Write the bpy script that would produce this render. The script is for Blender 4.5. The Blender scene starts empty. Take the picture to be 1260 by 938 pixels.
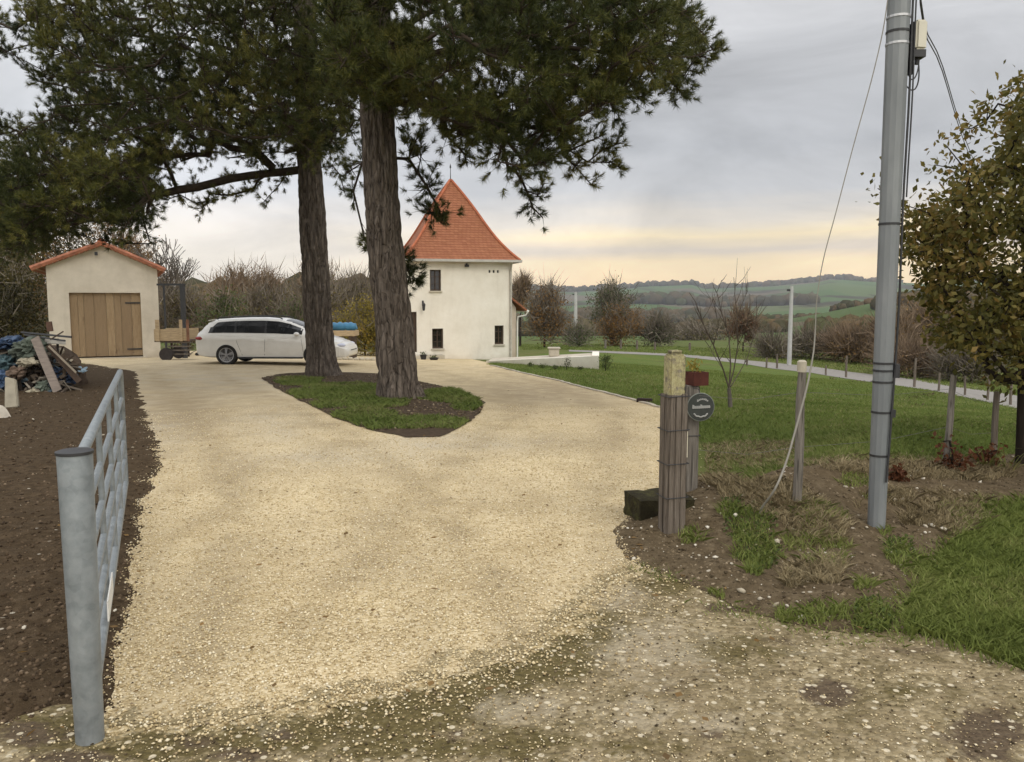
import bpy, bmesh, math, random
import numpy as np
from mathutils import Vector, Matrix
from mathutils.geometry import delaunay_2d_cdt

random.seed(7)
RNG = np.random.default_rng(11)
S = bpy.context.scene
C = S.collection
R = math.radians

# ------------------------------------------------------------------ camera
CAMZ, PITCH, F = 1.6, R(5.71), 1000.0
cam_d = bpy.data.cameras.new("camera")
cam = bpy.data.objects.new("camera", cam_d)
C.objects.link(cam)
cam.location = (0, 0, CAMZ)
cam.rotation_euler = (R(90) - PITCH, 0, 0)
cam_d.sensor_width = 36.0
cam_d.lens = 36.0 * F / 1260.0
cam_d.clip_start = 0.05
cam_d.clip_end = 20000
S.camera = cam
S.render.resolution_x, S.render.resolution_y = 1024, 762

# ------------------------------------------------------------------ sky + sun + exposure
SUN_EL, SUN_AZ = R(38), R(150)          # azimuth measured from +Y towards +X: behind the camera, to the right
W = bpy.data.worlds.new("World")
S.world = W
W.use_nodes = True
wn, wl = W.node_tree.nodes, W.node_tree.links
wn.clear()


def wnode(t, **kw):
    n = wn.new(t)
    for k, v in kw.items():
        setattr(n, k, v)
    return n


def wmath(op, a, b=None, c=None, clamp=False):
    n = wnode('ShaderNodeMath', operation=op, use_clamp=clamp)
    for i, v in enumerate((a, b, c)):
        if v is None:
            continue
        if isinstance(v, (int, float)):
            n.inputs[i].default_value = v
        else:
            wl.new(v, n.inputs[i])
    return n.outputs[0]


def wramp(fac, stops, interp='LINEAR'):
    n = wnode('ShaderNodeValToRGB')
    n.color_ramp.interpolation = interp
    el = n.color_ramp.elements
    while len(el) < len(stops):
        el.new(0.5)
    for e, (p, c) in zip(el, stops):
        e.position = p
        e.color = (*c, 1)
    wl.new(fac, n.inputs[0])
    return n.outputs[0]


def wmix(f, a, b):
    n = wnode('ShaderNodeMix', data_type='RGBA')
    for sock, v in ((n.inputs[0], f), (n.inputs[6], a), (n.inputs[7], b)):
        if isinstance(v, (int, float)):
            sock.default_value = v
        elif isinstance(v, tuple):
            sock.default_value = (*v, 1)
        else:
            wl.new(v, sock)
    return n.outputs[2]


sky = wnode('ShaderNodeTexSky', sky_type='NISHITA')
sky.sun_disc = False
sky.sun_elevation = SUN_EL
sky.sun_rotation = SUN_AZ
sky_bg = wnode('ShaderNodeBackground')
wl.new(sky.outputs[0], sky_bg.inputs[0])
sky_bg.inputs[1].default_value = 0.1
tc = wnode('ShaderNodeTexCoord')
nrm = wnode('ShaderNodeVectorMath', operation='NORMALIZE')
wl.new(tc.outputs['Generated'], nrm.inputs[0])
sep = wnode('ShaderNodeSeparateXYZ')
wl.new(nrm.outputs[0], sep.inputs[0])
dx, dy, dz = sep.outputs
mp = wnode('ShaderNodeMapping')
mp.inputs['Scale'].default_value = (1.0, 1.0, 9.0)
wl.new(nrm.outputs[0], mp.inputs[0])
nz = wnode('ShaderNodeTexNoise')
nz.inputs['Scale'].default_value = 2.2
nz.inputs['Detail'].default_value = 5
nz.inputs['Roughness'].default_value = 0.55
wl.new(mp.outputs[0], nz.inputs['Vector'])
mp2 = wnode('ShaderNodeMapping')
mp2.inputs['Scale'].default_value = (1.0, 1.0, 3.0)
mp2.inputs['Location'].default_value = (3.1, 1.7, 0.4)
wl.new(nrm.outputs[0], mp2.inputs[0])
nz2 = wnode('ShaderNodeTexNoise')
nz2.inputs['Scale'].default_value = 3.4
nz2.inputs['Roughness'].default_value = .6
nz2.inputs['Distortion'].default_value = .5
nz2.inputs['Detail'].default_value = 6
wl.new(mp2.outputs[0], nz2.inputs['Vector'])
fade = wmath('MULTIPLY', dz, 8.0, clamp=True)
amp = wmath('MULTIPLY', fade, 0.085)
e1 = wmath('ADD', dz, wmath('MULTIPLY', wmath('SUBTRACT', nz.outputs[0], 0.5), amp))
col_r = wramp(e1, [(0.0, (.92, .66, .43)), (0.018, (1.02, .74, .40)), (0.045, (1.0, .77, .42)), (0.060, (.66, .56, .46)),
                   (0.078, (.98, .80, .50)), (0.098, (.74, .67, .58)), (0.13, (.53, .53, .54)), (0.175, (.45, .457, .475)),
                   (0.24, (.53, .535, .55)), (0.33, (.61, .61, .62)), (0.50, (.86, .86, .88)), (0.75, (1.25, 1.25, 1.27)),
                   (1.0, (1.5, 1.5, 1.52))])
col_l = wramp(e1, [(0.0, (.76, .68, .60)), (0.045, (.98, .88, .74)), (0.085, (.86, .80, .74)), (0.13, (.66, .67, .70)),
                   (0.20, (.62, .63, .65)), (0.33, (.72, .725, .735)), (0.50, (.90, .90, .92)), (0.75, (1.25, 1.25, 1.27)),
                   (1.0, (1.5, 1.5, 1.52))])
f_az = wmath('MULTIPLY_ADD', dx, 2.6, 0.75, clamp=True)
col = wmix(f_az, col_l, col_r)
# soft cloud mottling
mott = wmath('MULTIPLY_ADD', wmath('SUBTRACT', nz2.outputs[0], 0.5), 1.15, 1.0)
mul = wnode('ShaderNodeVectorMath', operation='SCALE')
wl.new(col, mul.inputs[0])
wl.new(mott, mul.inputs['Scale'])
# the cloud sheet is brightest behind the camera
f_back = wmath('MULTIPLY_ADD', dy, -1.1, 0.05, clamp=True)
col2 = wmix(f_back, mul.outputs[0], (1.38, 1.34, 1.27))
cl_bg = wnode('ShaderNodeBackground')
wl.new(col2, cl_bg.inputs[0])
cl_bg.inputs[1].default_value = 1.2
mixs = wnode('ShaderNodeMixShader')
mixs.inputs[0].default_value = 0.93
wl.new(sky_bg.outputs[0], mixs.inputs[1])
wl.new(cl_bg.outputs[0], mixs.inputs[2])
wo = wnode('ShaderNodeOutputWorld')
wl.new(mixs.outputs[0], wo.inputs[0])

sun_d = bpy.data.lights.new("sun", 'SUN')
sun_d.energy = 0.9
sun_d.angle = R(25)
sun_d.color = (1.0, 0.93, 0.82)
sun = bpy.data.objects.new("sun", sun_d)
C.objects.link(sun)
sd = Vector((math.sin(SUN_AZ) * math.cos(SUN_EL), math.cos(SUN_AZ) * math.cos(SUN_EL), math.sin(SUN_EL)))
sun.rotation_euler = (-sd).to_track_quat('-Z', 'Y').to_euler()
sun.location = sd * 50

S.view_settings.view_transform = 'Standard'
S.view_settings.look = 'None'
S.view_settings.exposure = 0.0
S.view_settings.gamma = 1.0
S.view_settings.use_curve_mapping = False
S.cycles.max_bounces = 6
S.cycles.diffuse_bounces = 3
S.cycles.glossy_bounces = 3
S.cycles.transmission_bounces = 4
S.cycles.volume_bounces = 0
S.cycles.transparent_max_bounces = 8

# ------------------------------------------------------------------ terrain
def sstep(a, b, x):
    t = np.clip((np.asarray(x, float) - a) / (b - a), 0, 1)
    return t * t * (3 - 2 * t)


def hash3(i, j, k):
    h = (i * 374761393 + j * 668265263 + k * 2147483647 + 1274126177) & 0xFFFFFFFF
    h = ((h ^ (h >> 13)) * 1274126177) & 0xFFFFFFFF
    h = h ^ (h >> 16)
    return (h & 0xFFFFFF) / float(0xFFFFFF)


def vnoise(x, y, z=0.0):
    x, y, z = np.broadcast_arrays(np.asarray(x, float), np.asarray(y, float), np.asarray(z, float))
    xi, yi, zi = (np.floor(a).astype(np.int64) for a in (x, y, z))
    fx, fy, fz = x - xi, y - yi, z - zi
    fx, fy, fz = (f * f * (3 - 2 * f) for f in (fx, fy, fz))
    out = 0
    for a in (0, 1):
        for b in (0, 1):
            for c in (0, 1):
                w = (fx if a else 1 - fx) * (fy if b else 1 - fy) * (fz if c else 1 - fz)
                out = out + w * hash3(xi + a, yi + b, zi + c)
    return out


def fbm(x, y, z=0.0, o=3):
    s, a, t = 0, 1.0, 0
    for k in range(o):
        s = s + a * vnoise(np.asarray(x) * 2 ** k + 17.3 * k, np.asarray(y) * 2 ** k - 9.1 * k, np.asarray(z) * 2 ** k)
        t += a
        a *= .5
    return s / t


RIDGE_X = np.array([-900, -400, 300, 640, 700, 740, 790, 850, 866, 940, 1000, 1018, 1070, 1130, 1260, 1600])
RIDGE_Y = np.array([352, 350, 356, 358, 360, 358, 354, 352, 357, 354, 349, 346, 350, 352, 348, 352])
MID_X = np.array([-900, 500, 800, 880, 930, 1000, 1075, 1150, 1260, 1600])
MID_Y = np.array([430, 430, 420, 408, 398, 387, 373, 366, 362, 360])


def H(x, y):
    x = np.asarray(x, float)
    y = np.asarray(y, float)
    r = np.hypot(x, y)
    yy = np.clip(y, 0, 45)
    z = -0.018 * np.clip(yy - 8, 0, None) - 0.03 * np.clip(yy - 25, 0, None)
    z = z - 0.02 * np.clip(x + 8, 0, 30) * sstep(10, 20, yy)
    z = z - 0.05 * np.clip(x - 3, 0, 25) * sstep(7, 16, yy)
    # bank along the fence on the right of the entrance
    d = (x - 1.07) * .756 - (y - 5.3) * .655      # across the fence line, + towards the lane
    al = (x - 1.07) * .655 + (y - 5.3) * .756
    hb = .27 * sstep(-.2, 1.2, al) * (1 - sstep(5, 9, al))
    z = z + hb * np.exp(-((d - .25) / .62) ** 2)
    # tree island
    z = z + .10 * np.exp(-(((x + 2.3) / 2.6) ** 2 + ((y - 14.2) / 3.6) ** 2))
    # valley and hills
    u = np.where(y > 1e-3, 630 + 1000 * x / np.maximum(y, 1e-3), np.where(x > 0, 1600, -900))
    u = np.clip(u, -900, 1600)
    az_f = sstep(-.1, .5, y / np.maximum(r, 1e-6))
    v = -1.6 - .030 * np.clip(r - 40, 0, 160) - .035 * np.clip(r - 200, 0, 500)
    mid_ang = np.tan(np.arctan((469 - np.interp(u, MID_X, MID_Y)) / F) - PITCH)
    mid_z = CAMZ + 450 * mid_ang
    v = v + (mid_z - (-1.6 - .030 * 160 - .035 * 250)) * np.exp(-((r - 450) / 170) ** 2)
    rid = np.tan(np.arctan((469 - np.interp(u, RIDGE_X, RIDGE_Y)) / F) - PITCH)
    rid_z = CAMZ + 3000 * rid
    v = np.where(r > 900, v + (rid_z - v) * sstep(900, 3000, r) ** .9, v)
    v = v + (fbm(x / 260., y / 260.) - .5) * 14 * sstep(500, 1200, r) * (1 - sstep(2500, 3000, r))
    v = np.where(r > 3000, rid_z - 20 * sstep(3000, 3500, r), v)
    v = v * az_f + (-.2) * (1 - az_f)
    t = sstep(38, 75, r)
    z = z * (1 - t) + v * t
    return z


def ray(px, py):
    a, b = (px - 630) / F, (469 - py) / F
    return np.array([a, math.cos(PITCH) + b * math.sin(PITCH), -math.sin(PITCH) + b * math.cos(PITCH)])


def at(px, py, Y):
    """point on the ray of a photo pixel at forward distance Y"""
    d = ray(px, py)
    return np.array([0, 0, CAMZ]) + d * (Y / d[1])


def G(px, py):
    """where the ray of a photo pixel meets the terrain"""
    d = ray(px, py)
    t0, t = 0.3, 0.3
    while t < 4000:
        p = d * t
        if CAMZ + p[2] < H(p[0], p[1]):
            break
        t0 = t
        t *= 1.012
    for _ in range(30):
        m = (t0 + t) / 2
        p = d * m
        if CAMZ + p[2] < H(p[0], p[1]):
            t = m
        else:
            t0 = m
    return np.array([d[0] * t, d[1] * t, CAMZ + d[2] * t])


def to_px(P):
    P = np.asarray(P, float)
    x, y, z = P[..., 0], P[..., 1], P[..., 2] - CAMZ
    f = y * math.cos(PITCH) - z * math.sin(PITCH)
    up = y * math.sin(PITCH) + z * math.cos(PITCH)
    f = np.maximum(f, .05)
    return 630 + F * x / f, 469 - F * up / f


def gz(x, y):
    return float(H(x, y))


# ------------------------------------------------------------------ object helpers
def tag(o, label=None, cat=None, group=None, kind=None):
    if label: o['label'] = label
    if cat: o['category'] = cat
    if group: o['group'] = group
    if kind: o['kind'] = kind
    return o


def thing(name, label, cat, loc=(0, 0, 0), rz=0, group=None):
    o = bpy.data.objects.new(name, None)
    o.empty_display_size = .2
    C.objects.link(o)
    o.location = tuple(float(v) for v in loc)
    o.rotation_euler = (0, 0, rz)
    return tag(o, label, cat, group)


def link_mesh(name, me, m, parent=None, loc=None):
    o = bpy.data.objects.new(name, me)
    C.objects.link(o)
    if m is not None:
        me.materials.append(m)
    if parent is not None:
        o.parent = parent
    if loc is not None:
        o.location = tuple(float(v) for v in loc)
    return o


def soup(name, V, k, m, parent=None, loc=None, smooth=False, idx=None):
    """V: (n*k,3) loose polygons of k corners each, or shared vertices with idx (n,k)"""
    V = np.asarray(V, np.float32).reshape(-1, 3)
    if loc is not None:
        V = V - np.asarray(loc, np.float32)
    if idx is None:
        idx = np.arange(len(V), dtype=np.int32)
    idx = np.asarray(idx, np.int32).reshape(-1)
    n = len(idx) // k
    me = bpy.data.meshes.new(name)
    me.vertices.add(len(V))
    me.vertices.foreach_set('co', V.ravel())
    me.loops.add(len(idx))
    me.loops.foreach_set('vertex_index', idx)
    me.polygons.add(n)
    me.polygons.foreach_set('loop_start', np.arange(0, n * k, k, dtype=np.int32))
    if smooth:
        me.polygons.foreach_set('use_smooth', np.ones(n, bool))
    me.update(calc_edges=True)
    me.validate()
    return link_mesh(name, me, m, parent, loc)


class MB:
    """collects shapes into ONE mesh"""
    def __init__(self):
        self.v, self.f = [], []

    def add(self, verts, faces):
        b = len(self.v)
        self.v += [tuple(float(c) for c in p) for p in verts]
        self.f += [tuple(b + i for i in fc) for fc in faces]
        return self

    def box(self, c, s, rz=0, M=None):
        x, y, z = s[0] / 2, s[1] / 2, s[2] / 2
        vs = [Vector((a, b, d)) for d in (-z, z) for b in (-y, y) for a in (-x, x)]
        m = M if M is not None else Matrix.Rotation(rz, 3, 'Z')
        vs = [m @ p + Vector(c) for p in vs]
        return self.add(vs, [(0, 2, 3, 1), (4, 5, 7, 6), (0, 1, 5, 4), (2, 6, 7, 3), (0, 4, 6, 2), (1, 3, 7, 5)])

    def bar(self, a, b, w, h, up=(0, 0, 1)):
        a, b = Vector(a), Vector(b)
        d = (b - a)
        L = d.length
        d.normalize()
        u = Vector(up)
        s = d.cross(u)
        if s.length < 1e-4:
            s = d.cross(Vector((0, 1, 0)))
        s.normalize()
        u = s.cross(d)
        M = Matrix((d, s, u)).transposed()
        return self.box((a + b) / 2, (L, w, h), M=M)

    def tube(self, pts, rad, n=8, cap=True):
        P = [Vector(tuple(float(c) for c in p)) for p in pts]
        if isinstance(rad, (int, float)):
            rad = [rad] * len(P)
        vs, fs = [], []
        t = (P[1] - P[0]).normalized()
        a = t.orthogonal().normalized()
        for i, p in enumerate(P):
            tn = (P[min(i + 1, len(P) - 1)] - P[max(i - 1, 0)])
            if tn.length > 1e-9:
                tn.normalize()
                a = (a - tn * a.dot(tn))
                a = a.normalized() if a.length > 1e-6 else tn.orthogonal().normalized()
                t = tn
            b = t.cross(a)
            for k in range(n):
                w = 2 * math.pi * k / n
                vs.append(p + (a * math.cos(w) + b * math.sin(w)) * rad[i])
        for i in range(len(P) - 1):
            for k in range(n):
                k2 = (k + 1) % n
                fs.append((i * n + k, i * n + k2, (i + 1) * n + k2, (i + 1) * n + k))
        if cap:
            fs.append(tuple(range(n - 1, -1, -1)))
            fs.append(tuple((len(P) - 1) * n + k for k in range(n)))
        return self.add(vs, fs)

    def lathe(self, prof, n=20, c=(0, 0, 0), M=None):
        vs, fs = [], []
        for r, z in prof:
            for k in range(n):
                w = 2 * math.pi * k / n
                p = Vector((r * math.cos(w), r * math.sin(w), z))
                vs.append((M @ p if M is not None else p) + Vector(c))
        for i in range(len(prof) - 1):
            for k in range(n):
                k2 = (k + 1) % n
                fs.append((i * n + k, i * n + k2, (i + 1) * n + k2, (i + 1) * n + k))
        fs.append(tuple(range(n - 1, -1, -1)))
        fs.append(tuple((len(prof) - 1) * n + k for k in range(n)))
        return self.add(vs, fs)

    def prism(self, poly, axis, a, b):
        """poly (2-D) extruded along axis from a to b; axis 'y' -> poly is (x,z), 'x' -> (y,z), 'z' -> (x,y)"""
        def P(p, t):
            return {'y': (p[0], t, p[1]), 'x': (t, p[0], p[1]), 'z': (p[0], p[1], t)}[axis]
        n = len(poly)
        vs = [P(p, a) for p in poly] + [P(p, b) for p in poly]
        fs = [tuple(range(n - 1, -1, -1)), tuple(range(n, 2 * n))]
        fs += [(i, (i + 1) % n, n + (i + 1) % n, n + i) for i in range(n)]
        return self.add(vs, fs)

    def wall(self, w, h, y0, y1, holes, x0=0, z0=0):
        """slab in the xz plane between y0 and y1 with rectangular holes (hx0,hz0,hx1,hz1)"""
        xs = sorted({x0, x0 + w, *[v for q in holes for v in (q[0], q[2])]})
        zs = sorted({z0, z0 + h, *[v for q in holes for v in (q[1], q[3])]})
        def solid(i, j):
            if i < 0 or j < 0 or i >= len(xs) - 1 or j >= len(zs) - 1:
                return False
            cx, cz = (xs[i] + xs[i + 1]) / 2, (zs[j] + zs[j + 1]) / 2
            return not any(q[0] < cx < q[2] and q[1] < cz < q[3] for q in holes)
        for i in range(len(xs) - 1):
            for j in range(len(zs) - 1):
                if not solid(i, j):
                    continue
                a, b, c, d = xs[i], xs[i + 1], zs[j], zs[j + 1]
                self.add([(a, y0, c), (b, y0, c), (b, y0, d), (a, y0, d)], [(0, 1, 2, 3)])
                self.add([(a, y1, c), (b, y1, c), (b, y1, d), (a, y1, d)], [(3, 2, 1, 0)])
                if not solid(i - 1, j): self.add([(a, y0, c), (a, y1, c), (a, y1, d), (a, y0, d)], [(3, 2, 1, 0)])
                if not solid(i + 1, j): self.add([(b, y0, c), (b, y1, c), (b, y1, d), (b, y0, d)], [(0, 1, 2, 3)])
                if not solid(i, j - 1): self.add([(a, y0, c), (b, y0, c), (b, y1, c), (a, y1, c)], [(3, 2, 1, 0)])
                if not solid(i, j + 1): self.add([(a, y0, d), (b, y0, d), (b, y1, d), (a, y1, d)], [(0, 1, 2, 3)])
        return self

    def blob(self, c, s, seed=0, n=10, rough=.25, sub=2):
        bm = bmesh.new()
        bmesh.ops.create_icosphere(bm, subdivisions=sub, radius=1)
        V = np.array([v.co[:] for v in bm.verts])
        fs = [tuple(v.index for v in f.verts) for f in bm.faces]
        bm.free()
        q = 1 + rough * (fbm(V[:, 0] * 1.3 + seed * 7.7, V[:, 1] * 1.3 + seed, V[:, 2] * 1.3) - .5) * 2
        V = V * q[:, None] * np.array(s) + np.array(c)
        return self.add(V, fs)

    def build(self, name, m, parent=None, loc=None, smooth=None, bevel=0):
        if loc is not None:
            self.v = [(p[0] - loc[0], p[1] - loc[1], p[2] - loc[2]) for p in self.v]
        me = bpy.data.meshes.new(name)
        me.from_pydata(self.v, [], self.f)
        me.update()
        if bevel:
            bm = bmesh.new()
            bm.from_mesh(me)
            bmesh.ops.remove_doubles(bm, verts=bm.verts, dist=1e-5)
            bmesh.ops.recalc_face_normals(bm, faces=bm.faces)
            ed = [e for e in bm.edges if len(e.link_faces) == 2 and e.calc_face_angle(0) > R(30)]
            bmesh.ops.bevel(bm, geom=ed, offset=bevel, segments=2, affect='EDGES', clamp_overlap=True)
            bm.to_mesh(me)
            bm.free()
        if smooth:
            me.shade_smooth()
            me.set_sharp_from_angle(angle=R(smooth))
        return link_mesh(name, me, m, parent, loc)


def copy_tree(o, parent=None):
    c = o.copy()
    C.objects.link(c)
    if parent is not None:
        c.parent = parent
    for ch in list(o.children):
        copy_tree(ch, c)
    return c


# ------------------------------------------------------------------ materials
class NT:
    def __init__(self, name, rough=.9, spec=.3, metal=0.0):
        self.m = bpy.data.materials.new(name)
        self.m.use_nodes = True
        self.t = self.m.node_tree
        self.b = self.t.nodes['Principled BSDF']
        self.b.inputs['Roughness'].default_value = rough
        self.b.inputs['Specular IOR Level'].default_value = spec
        self.b.inputs['Metallic'].default_value = metal
        self._tc = None

    def put(self, sock, v):
        if isinstance(v, (int, float)):
            sock.default_value = v
        elif isinstance(v, (tuple, list)):
            sock.default_value = (*v, 1) if (len(v) == 3 and sock.type == 'RGBA') else v
        elif v is not None:
            self.t.links.new(v, sock)

    def node(self, t, ins=None, out=0, **props):
        n = self.t.nodes.new(t)
        for k, v in props.items():
            setattr(n, k, v)
        for k, v in (ins or {}).items():
            self.put(n.inputs[k], v)
        return n if out is None else n.outputs[out]

    def obj(self):
        if self._tc is None:
            self._tc = self.t.nodes.new('ShaderNodeTexCoord')
        return self._tc.outputs['Object']

    def scaled(self, s, rot=(0, 0, 0), vec=None):
        return self.node('ShaderNodeMapping', {'Vector': vec or self.obj(), 'Scale': s, 'Rotation': rot})

    def noise(self, scale, detail=3, rough=.55, vec=None, dist=0.0):
        return self.node('ShaderNodeTexNoise', {'Vector': vec or self.obj(), 'Scale': scale, 'Detail': detail,
                                                'Roughness': rough, 'Distortion': dist})

    def voronoi(self, scale, out='Color', vec=None, feature='F1', rnd=1.0):
        return self.node('ShaderNodeTexVoronoi', {'Vector': vec or self.obj(), 'Scale': scale, 'Randomness': rnd},
                         out, feature=feature)

    def island(self):
        return self.node('ShaderNodeNewGeometry', out='Random Per Island')

    def ramp(self, fac, stops, interp='LINEAR'):
        n = self.node('ShaderNodeValToRGB', {'Fac': fac}, None)
        n.color_ramp.interpolation = interp
        el = n.color_ramp.elements
        while len(el) < len(stops):
            el.new(.5)
        for e, (p, c) in zip(el, stops):
            e.position = p
            e.color = (*(c if isinstance(c, (tuple, list)) else (c, c, c)), 1)
        return n.outputs[0]

    def mix(self, f, a, b, blend='MIX'):
        n = self.node('ShaderNodeMix', None, None, data_type='RGBA', blend_type=blend)
        self.put(n.inputs[0], f)
        self.put(n.inputs[6], a)
        self.put(n.inputs[7], b)
        return n.outputs[2]

    def math(self, op, a, b=None, clamp=False):
        n = self.node('ShaderNodeMath', None, None, operation=op, use_clamp=clamp)
        self.put(n.inputs[0], a)
        if b is not None:
            self.put(n.inputs[1], b)
        return n.outputs[0]

    def attr(self, name):
        return self.node('ShaderNodeAttribute', out='Fac', attribute_name=name)

    def bump(self, h, strength=.5, dist=.01, normal=None):
        return self.node('ShaderNodeBump', {'Height': h, 'Strength': strength, 'Distance': dist, 'Normal': normal})

    def done(self, color, normal=None, rough=None):
        self.put(self.b.inputs['Base Color'], color)
        if normal is not None:
            self.put(self.b.inputs['Normal'], normal)
        if rough is not None:
            self.put(self.b.inputs['Roughness'], rough)
        return self.m


def simple(name, c, rough=.7, var=.25, scale=6, spec=.3, metal=0, bump=.0, stretch=(1, 1, 1)):
    n = NT(name, rough, spec, metal)
    v = n.scaled(stretch)
    f = n.noise(scale, 5, .6, v)
    lo = tuple(x * (1 - var) for x in c)
    hi = tuple(min(1, x * (1 + var)) for x in c)
    col = n.ramp(f, [(.3, lo), (.7, hi)])
    return n.done(col, n.bump(f, .6, bump) if bump else None)


def foliage(name, stops, nscale=.9, rough=.65, trans=.25, nf=.5):
    """leaf colours differ leaf by leaf and by clump"""
    n = NT(name, rough, .25)
    a = n.island()
    b = n.noise(nscale, 2)
    b2 = n.math('MULTIPLY_ADD', n.math('SUBTRACT', b, .5), 2.6)
    b2.node.inputs[2].default_value = .5
    f = n.math('ADD', n.math('MULTIPLY', a, 1 - nf), n.math('MULTIPLY', b2, nf), clamp=True)
    col = n.ramp(f, stops)
    n.done(col)
    if trans:
        tr = n.node('ShaderNodeBsdfTranslucent', {'Color': col})
        mx = n.node('ShaderNodeMixShader', {0: trans, 1: n.b.outputs[0], 2: tr})
        out = [q for q in n.t.nodes if q.type == 'OUTPUT_MATERIAL'][0]
        n.t.links.new(mx, out.inputs['Surface'])
    return n.m

# ---- ground materials
def ground_mats():
    M = {}
    # pale limestone chippings
    n = NT('limestone_gravel', .95, .12)
    warp = n.noise(9, 2)
    cell = n.voronoi(60)
    bw = n.node('ShaderNodeRGBToBW', {0: cell})
    c = n.ramp(bw, [(.0, (.38, .285, .155)), (.25, (.52, .41, .23)), (.6, (.64, .525, .325)), (.85, (.73, .625, .425)), (1, (.82, .735, .555))])
    big = n.noise(.55, 4, .6)
    c = n.mix(n.ramp(big, [(.36, 0), (.68, .55)]), c, (.58, .48, .315))
    big2 = n.noise(1.9, 4, .65, n.scaled((1, .8, 1)))
    c = n.mix(n.ramp(big2, [(.46, 0), (.74, .65)]), c, (.36, .27, .145))
    trk = n.noise(1.1, 4, .6, n.scaled((1.6, .35, 1), (0, 0, .25)))
    c = n.mix(n.ramp(trk, [(.52, 0), (.68, .5)]), c, (.40, .325, .21))
    pale = n.attr('pale')
    c = n.mix(n.math('MULTIPLY', pale, n.ramp(n.noise(1.4, 4), [(.3, .3), (.7, 1)])), c, (.47, .42, .33))
    c = n.mix(n.math('MULTIPLY', n.attr('worn'), n.ramp(n.noise(2.6, 5, .7), [(.3, .35), (.6, 1)])), c, (.25, .195, .12))
    c = n.mix(n.math('MULTIPLY', n.attr('track'), n.ramp(n.noise(1.7, 4, .65), [(.34, .1), (.6, .8)])), c, (.31, .245, .15))
    drt = n.math('ADD', n.attr('dirt'), n.math('MULTIPLY', n.math('SUBTRACT', n.noise(7, 6, .75, dist=.5), .5), 1.6))
    c = n.mix(n.ramp(drt, [(.86, 0), (1.2, .8)]), c, n.ramp(n.noise(36, 4, .7), [(.3, (.10, .078, .036)), (.55, (.20, .16, .085)), (.8, (.38, .31, .19))]))
    speck = n.voronoi(17, 'Distance')
    c = n.mix(n.ramp(speck, [(.02, .5), (.05, 0)]), c, (.12, .08, .04))
    d = n.voronoi(60, 'Distance')
    nb = n.bump(n.math('MULTIPLY', d, -1), .7, .010, n.bump(n.noise(3, 3), .4, .05))
    M['gravel'] = n.done(c, nb)
    # trodden lane: dirt, moss and chippings
    n = NT('lane_dirt', .95, .15)
    cell = n.node('ShaderNodeRGBToBW', {0: n.voronoi(48)})
    grav = n.ramp(cell, [(0, (.15, .115, .06)), (.4, (.25, .20, .115)), (.75, (.38, .31, .19)), (1, (.58, .51, .37))])
    ns = n.noise(26, 4, .65)
    dirt = n.ramp(ns, [(.25, (.145, .108, .06)), (.55, (.265, .21, .125)), (.8, (.42, .35, .23))])
    moss = n.ramp(n.noise(38, 4, .7), [(.25, (.060, .046, .016)), (.55, (.12, .095, .038)), (.85, (.26, .215, .11))])
    dark = n.ramp(n.noise(30, 4, .7), [(.2, (.055, .038, .025)), (.6, (.12, .088, .055)), (.9, (.3, .24, .17))])
    f0 = n.ramp(n.noise(2.3, 6, .7, dist=.4), [(.38, 0), (.58, 1)])
    c = n.mix(f0, dirt, grav)
    c = n.mix(n.ramp(n.noise(5.5, 6, .75, dist=.8), [(.46, 0), (.62, .8)]), c, n.ramp(n.noise(34, 4, .7), [(.3, (.085, .066, .030)), (.7, (.19, .15, .075))]))
    brk = n.noise(9, 5, .7, dist=.6)
    def masked(a):
        return n.ramp(n.math('ADD', n.attr(a), n.math('MULTIPLY', n.math('SUBTRACT', brk, .5), 1.1)), [(.30, 0), (.52, 1)])
    c = n.mix(n.math('MULTIPLY', masked('moss'), .95), c, moss)
    c = n.mix(masked('dark'), c, dark)
    c = n.mix(n.math('MULTIPLY', masked('clay'), .65), c, n.ramp(n.noise(14, 5, .7), [(.3, (.29, .235, .155)), (.7, (.47, .41, .30))]))
    st = n.voronoi(21, 'Distance')
    rnd = n.node('ShaderNodeRGBToBW', {0: n.voronoi(21)})
    c = n.mix(n.math('MULTIPLY', n.ramp(st, [(.22, 1), (.3, 0)]), n.ramp(rnd, [(.6, 0), (.64, .9)])), c, (.60, .53, .39))
    spl = n.math('ADD', n.attr('spill'), n.math('MULTIPLY', n.math('SUBTRACT', n.noise(7, 6, .75, dist=.5), .5), 1.6))
    c = n.mix(n.ramp(spl, [(.42, 0), (.75, .95)]), c, n.ramp(n.node('ShaderNodeRGBToBW', {0: n.voronoi(60)}), [(0, (.30, .22, .11)), (.3, (.46, .355, .19)), (.65, (.59, .48, .285)), (1, (.78, .69, .50))]))
    h = n.math('ADD', n.math('MULTIPLY', n.voronoi(48, 'Distance'), -1), n.math('MULTIPLY', n.noise(18, 4), 1.5))
    M['lane'] = n.done(c, n.bump(h, .8, .014, n.bump(n.noise(4, 4), .5, .07)))
    # turned soil
    def soil(name, a, b, cc, w):
        n = NT(name, .97, .1)
        f = n.noise(14, 6, .7)
        c = n.ramp(f, [(.25, a), (.5, b), (.78, cc)])
        c = n.mix(n.ramp(n.noise(1.1, 4), [(.4, 0), (.7, .6)]), c, b)
        st = n.voronoi(15, 'Distance')
        rnd = n.node('ShaderNodeRGBToBW', {0: n.voronoi(15)})
        c = n.mix(n.math('MULTIPLY', n.ramp(st, [(.14, 1), (.22, 0)]), n.ramp(rnd, [(w, 0), (w + .03, .9)])), c, (.50, .45, .36))
        return n.done(c, n.bump(n.noise(24, 6, .7), .9, .03))
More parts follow.
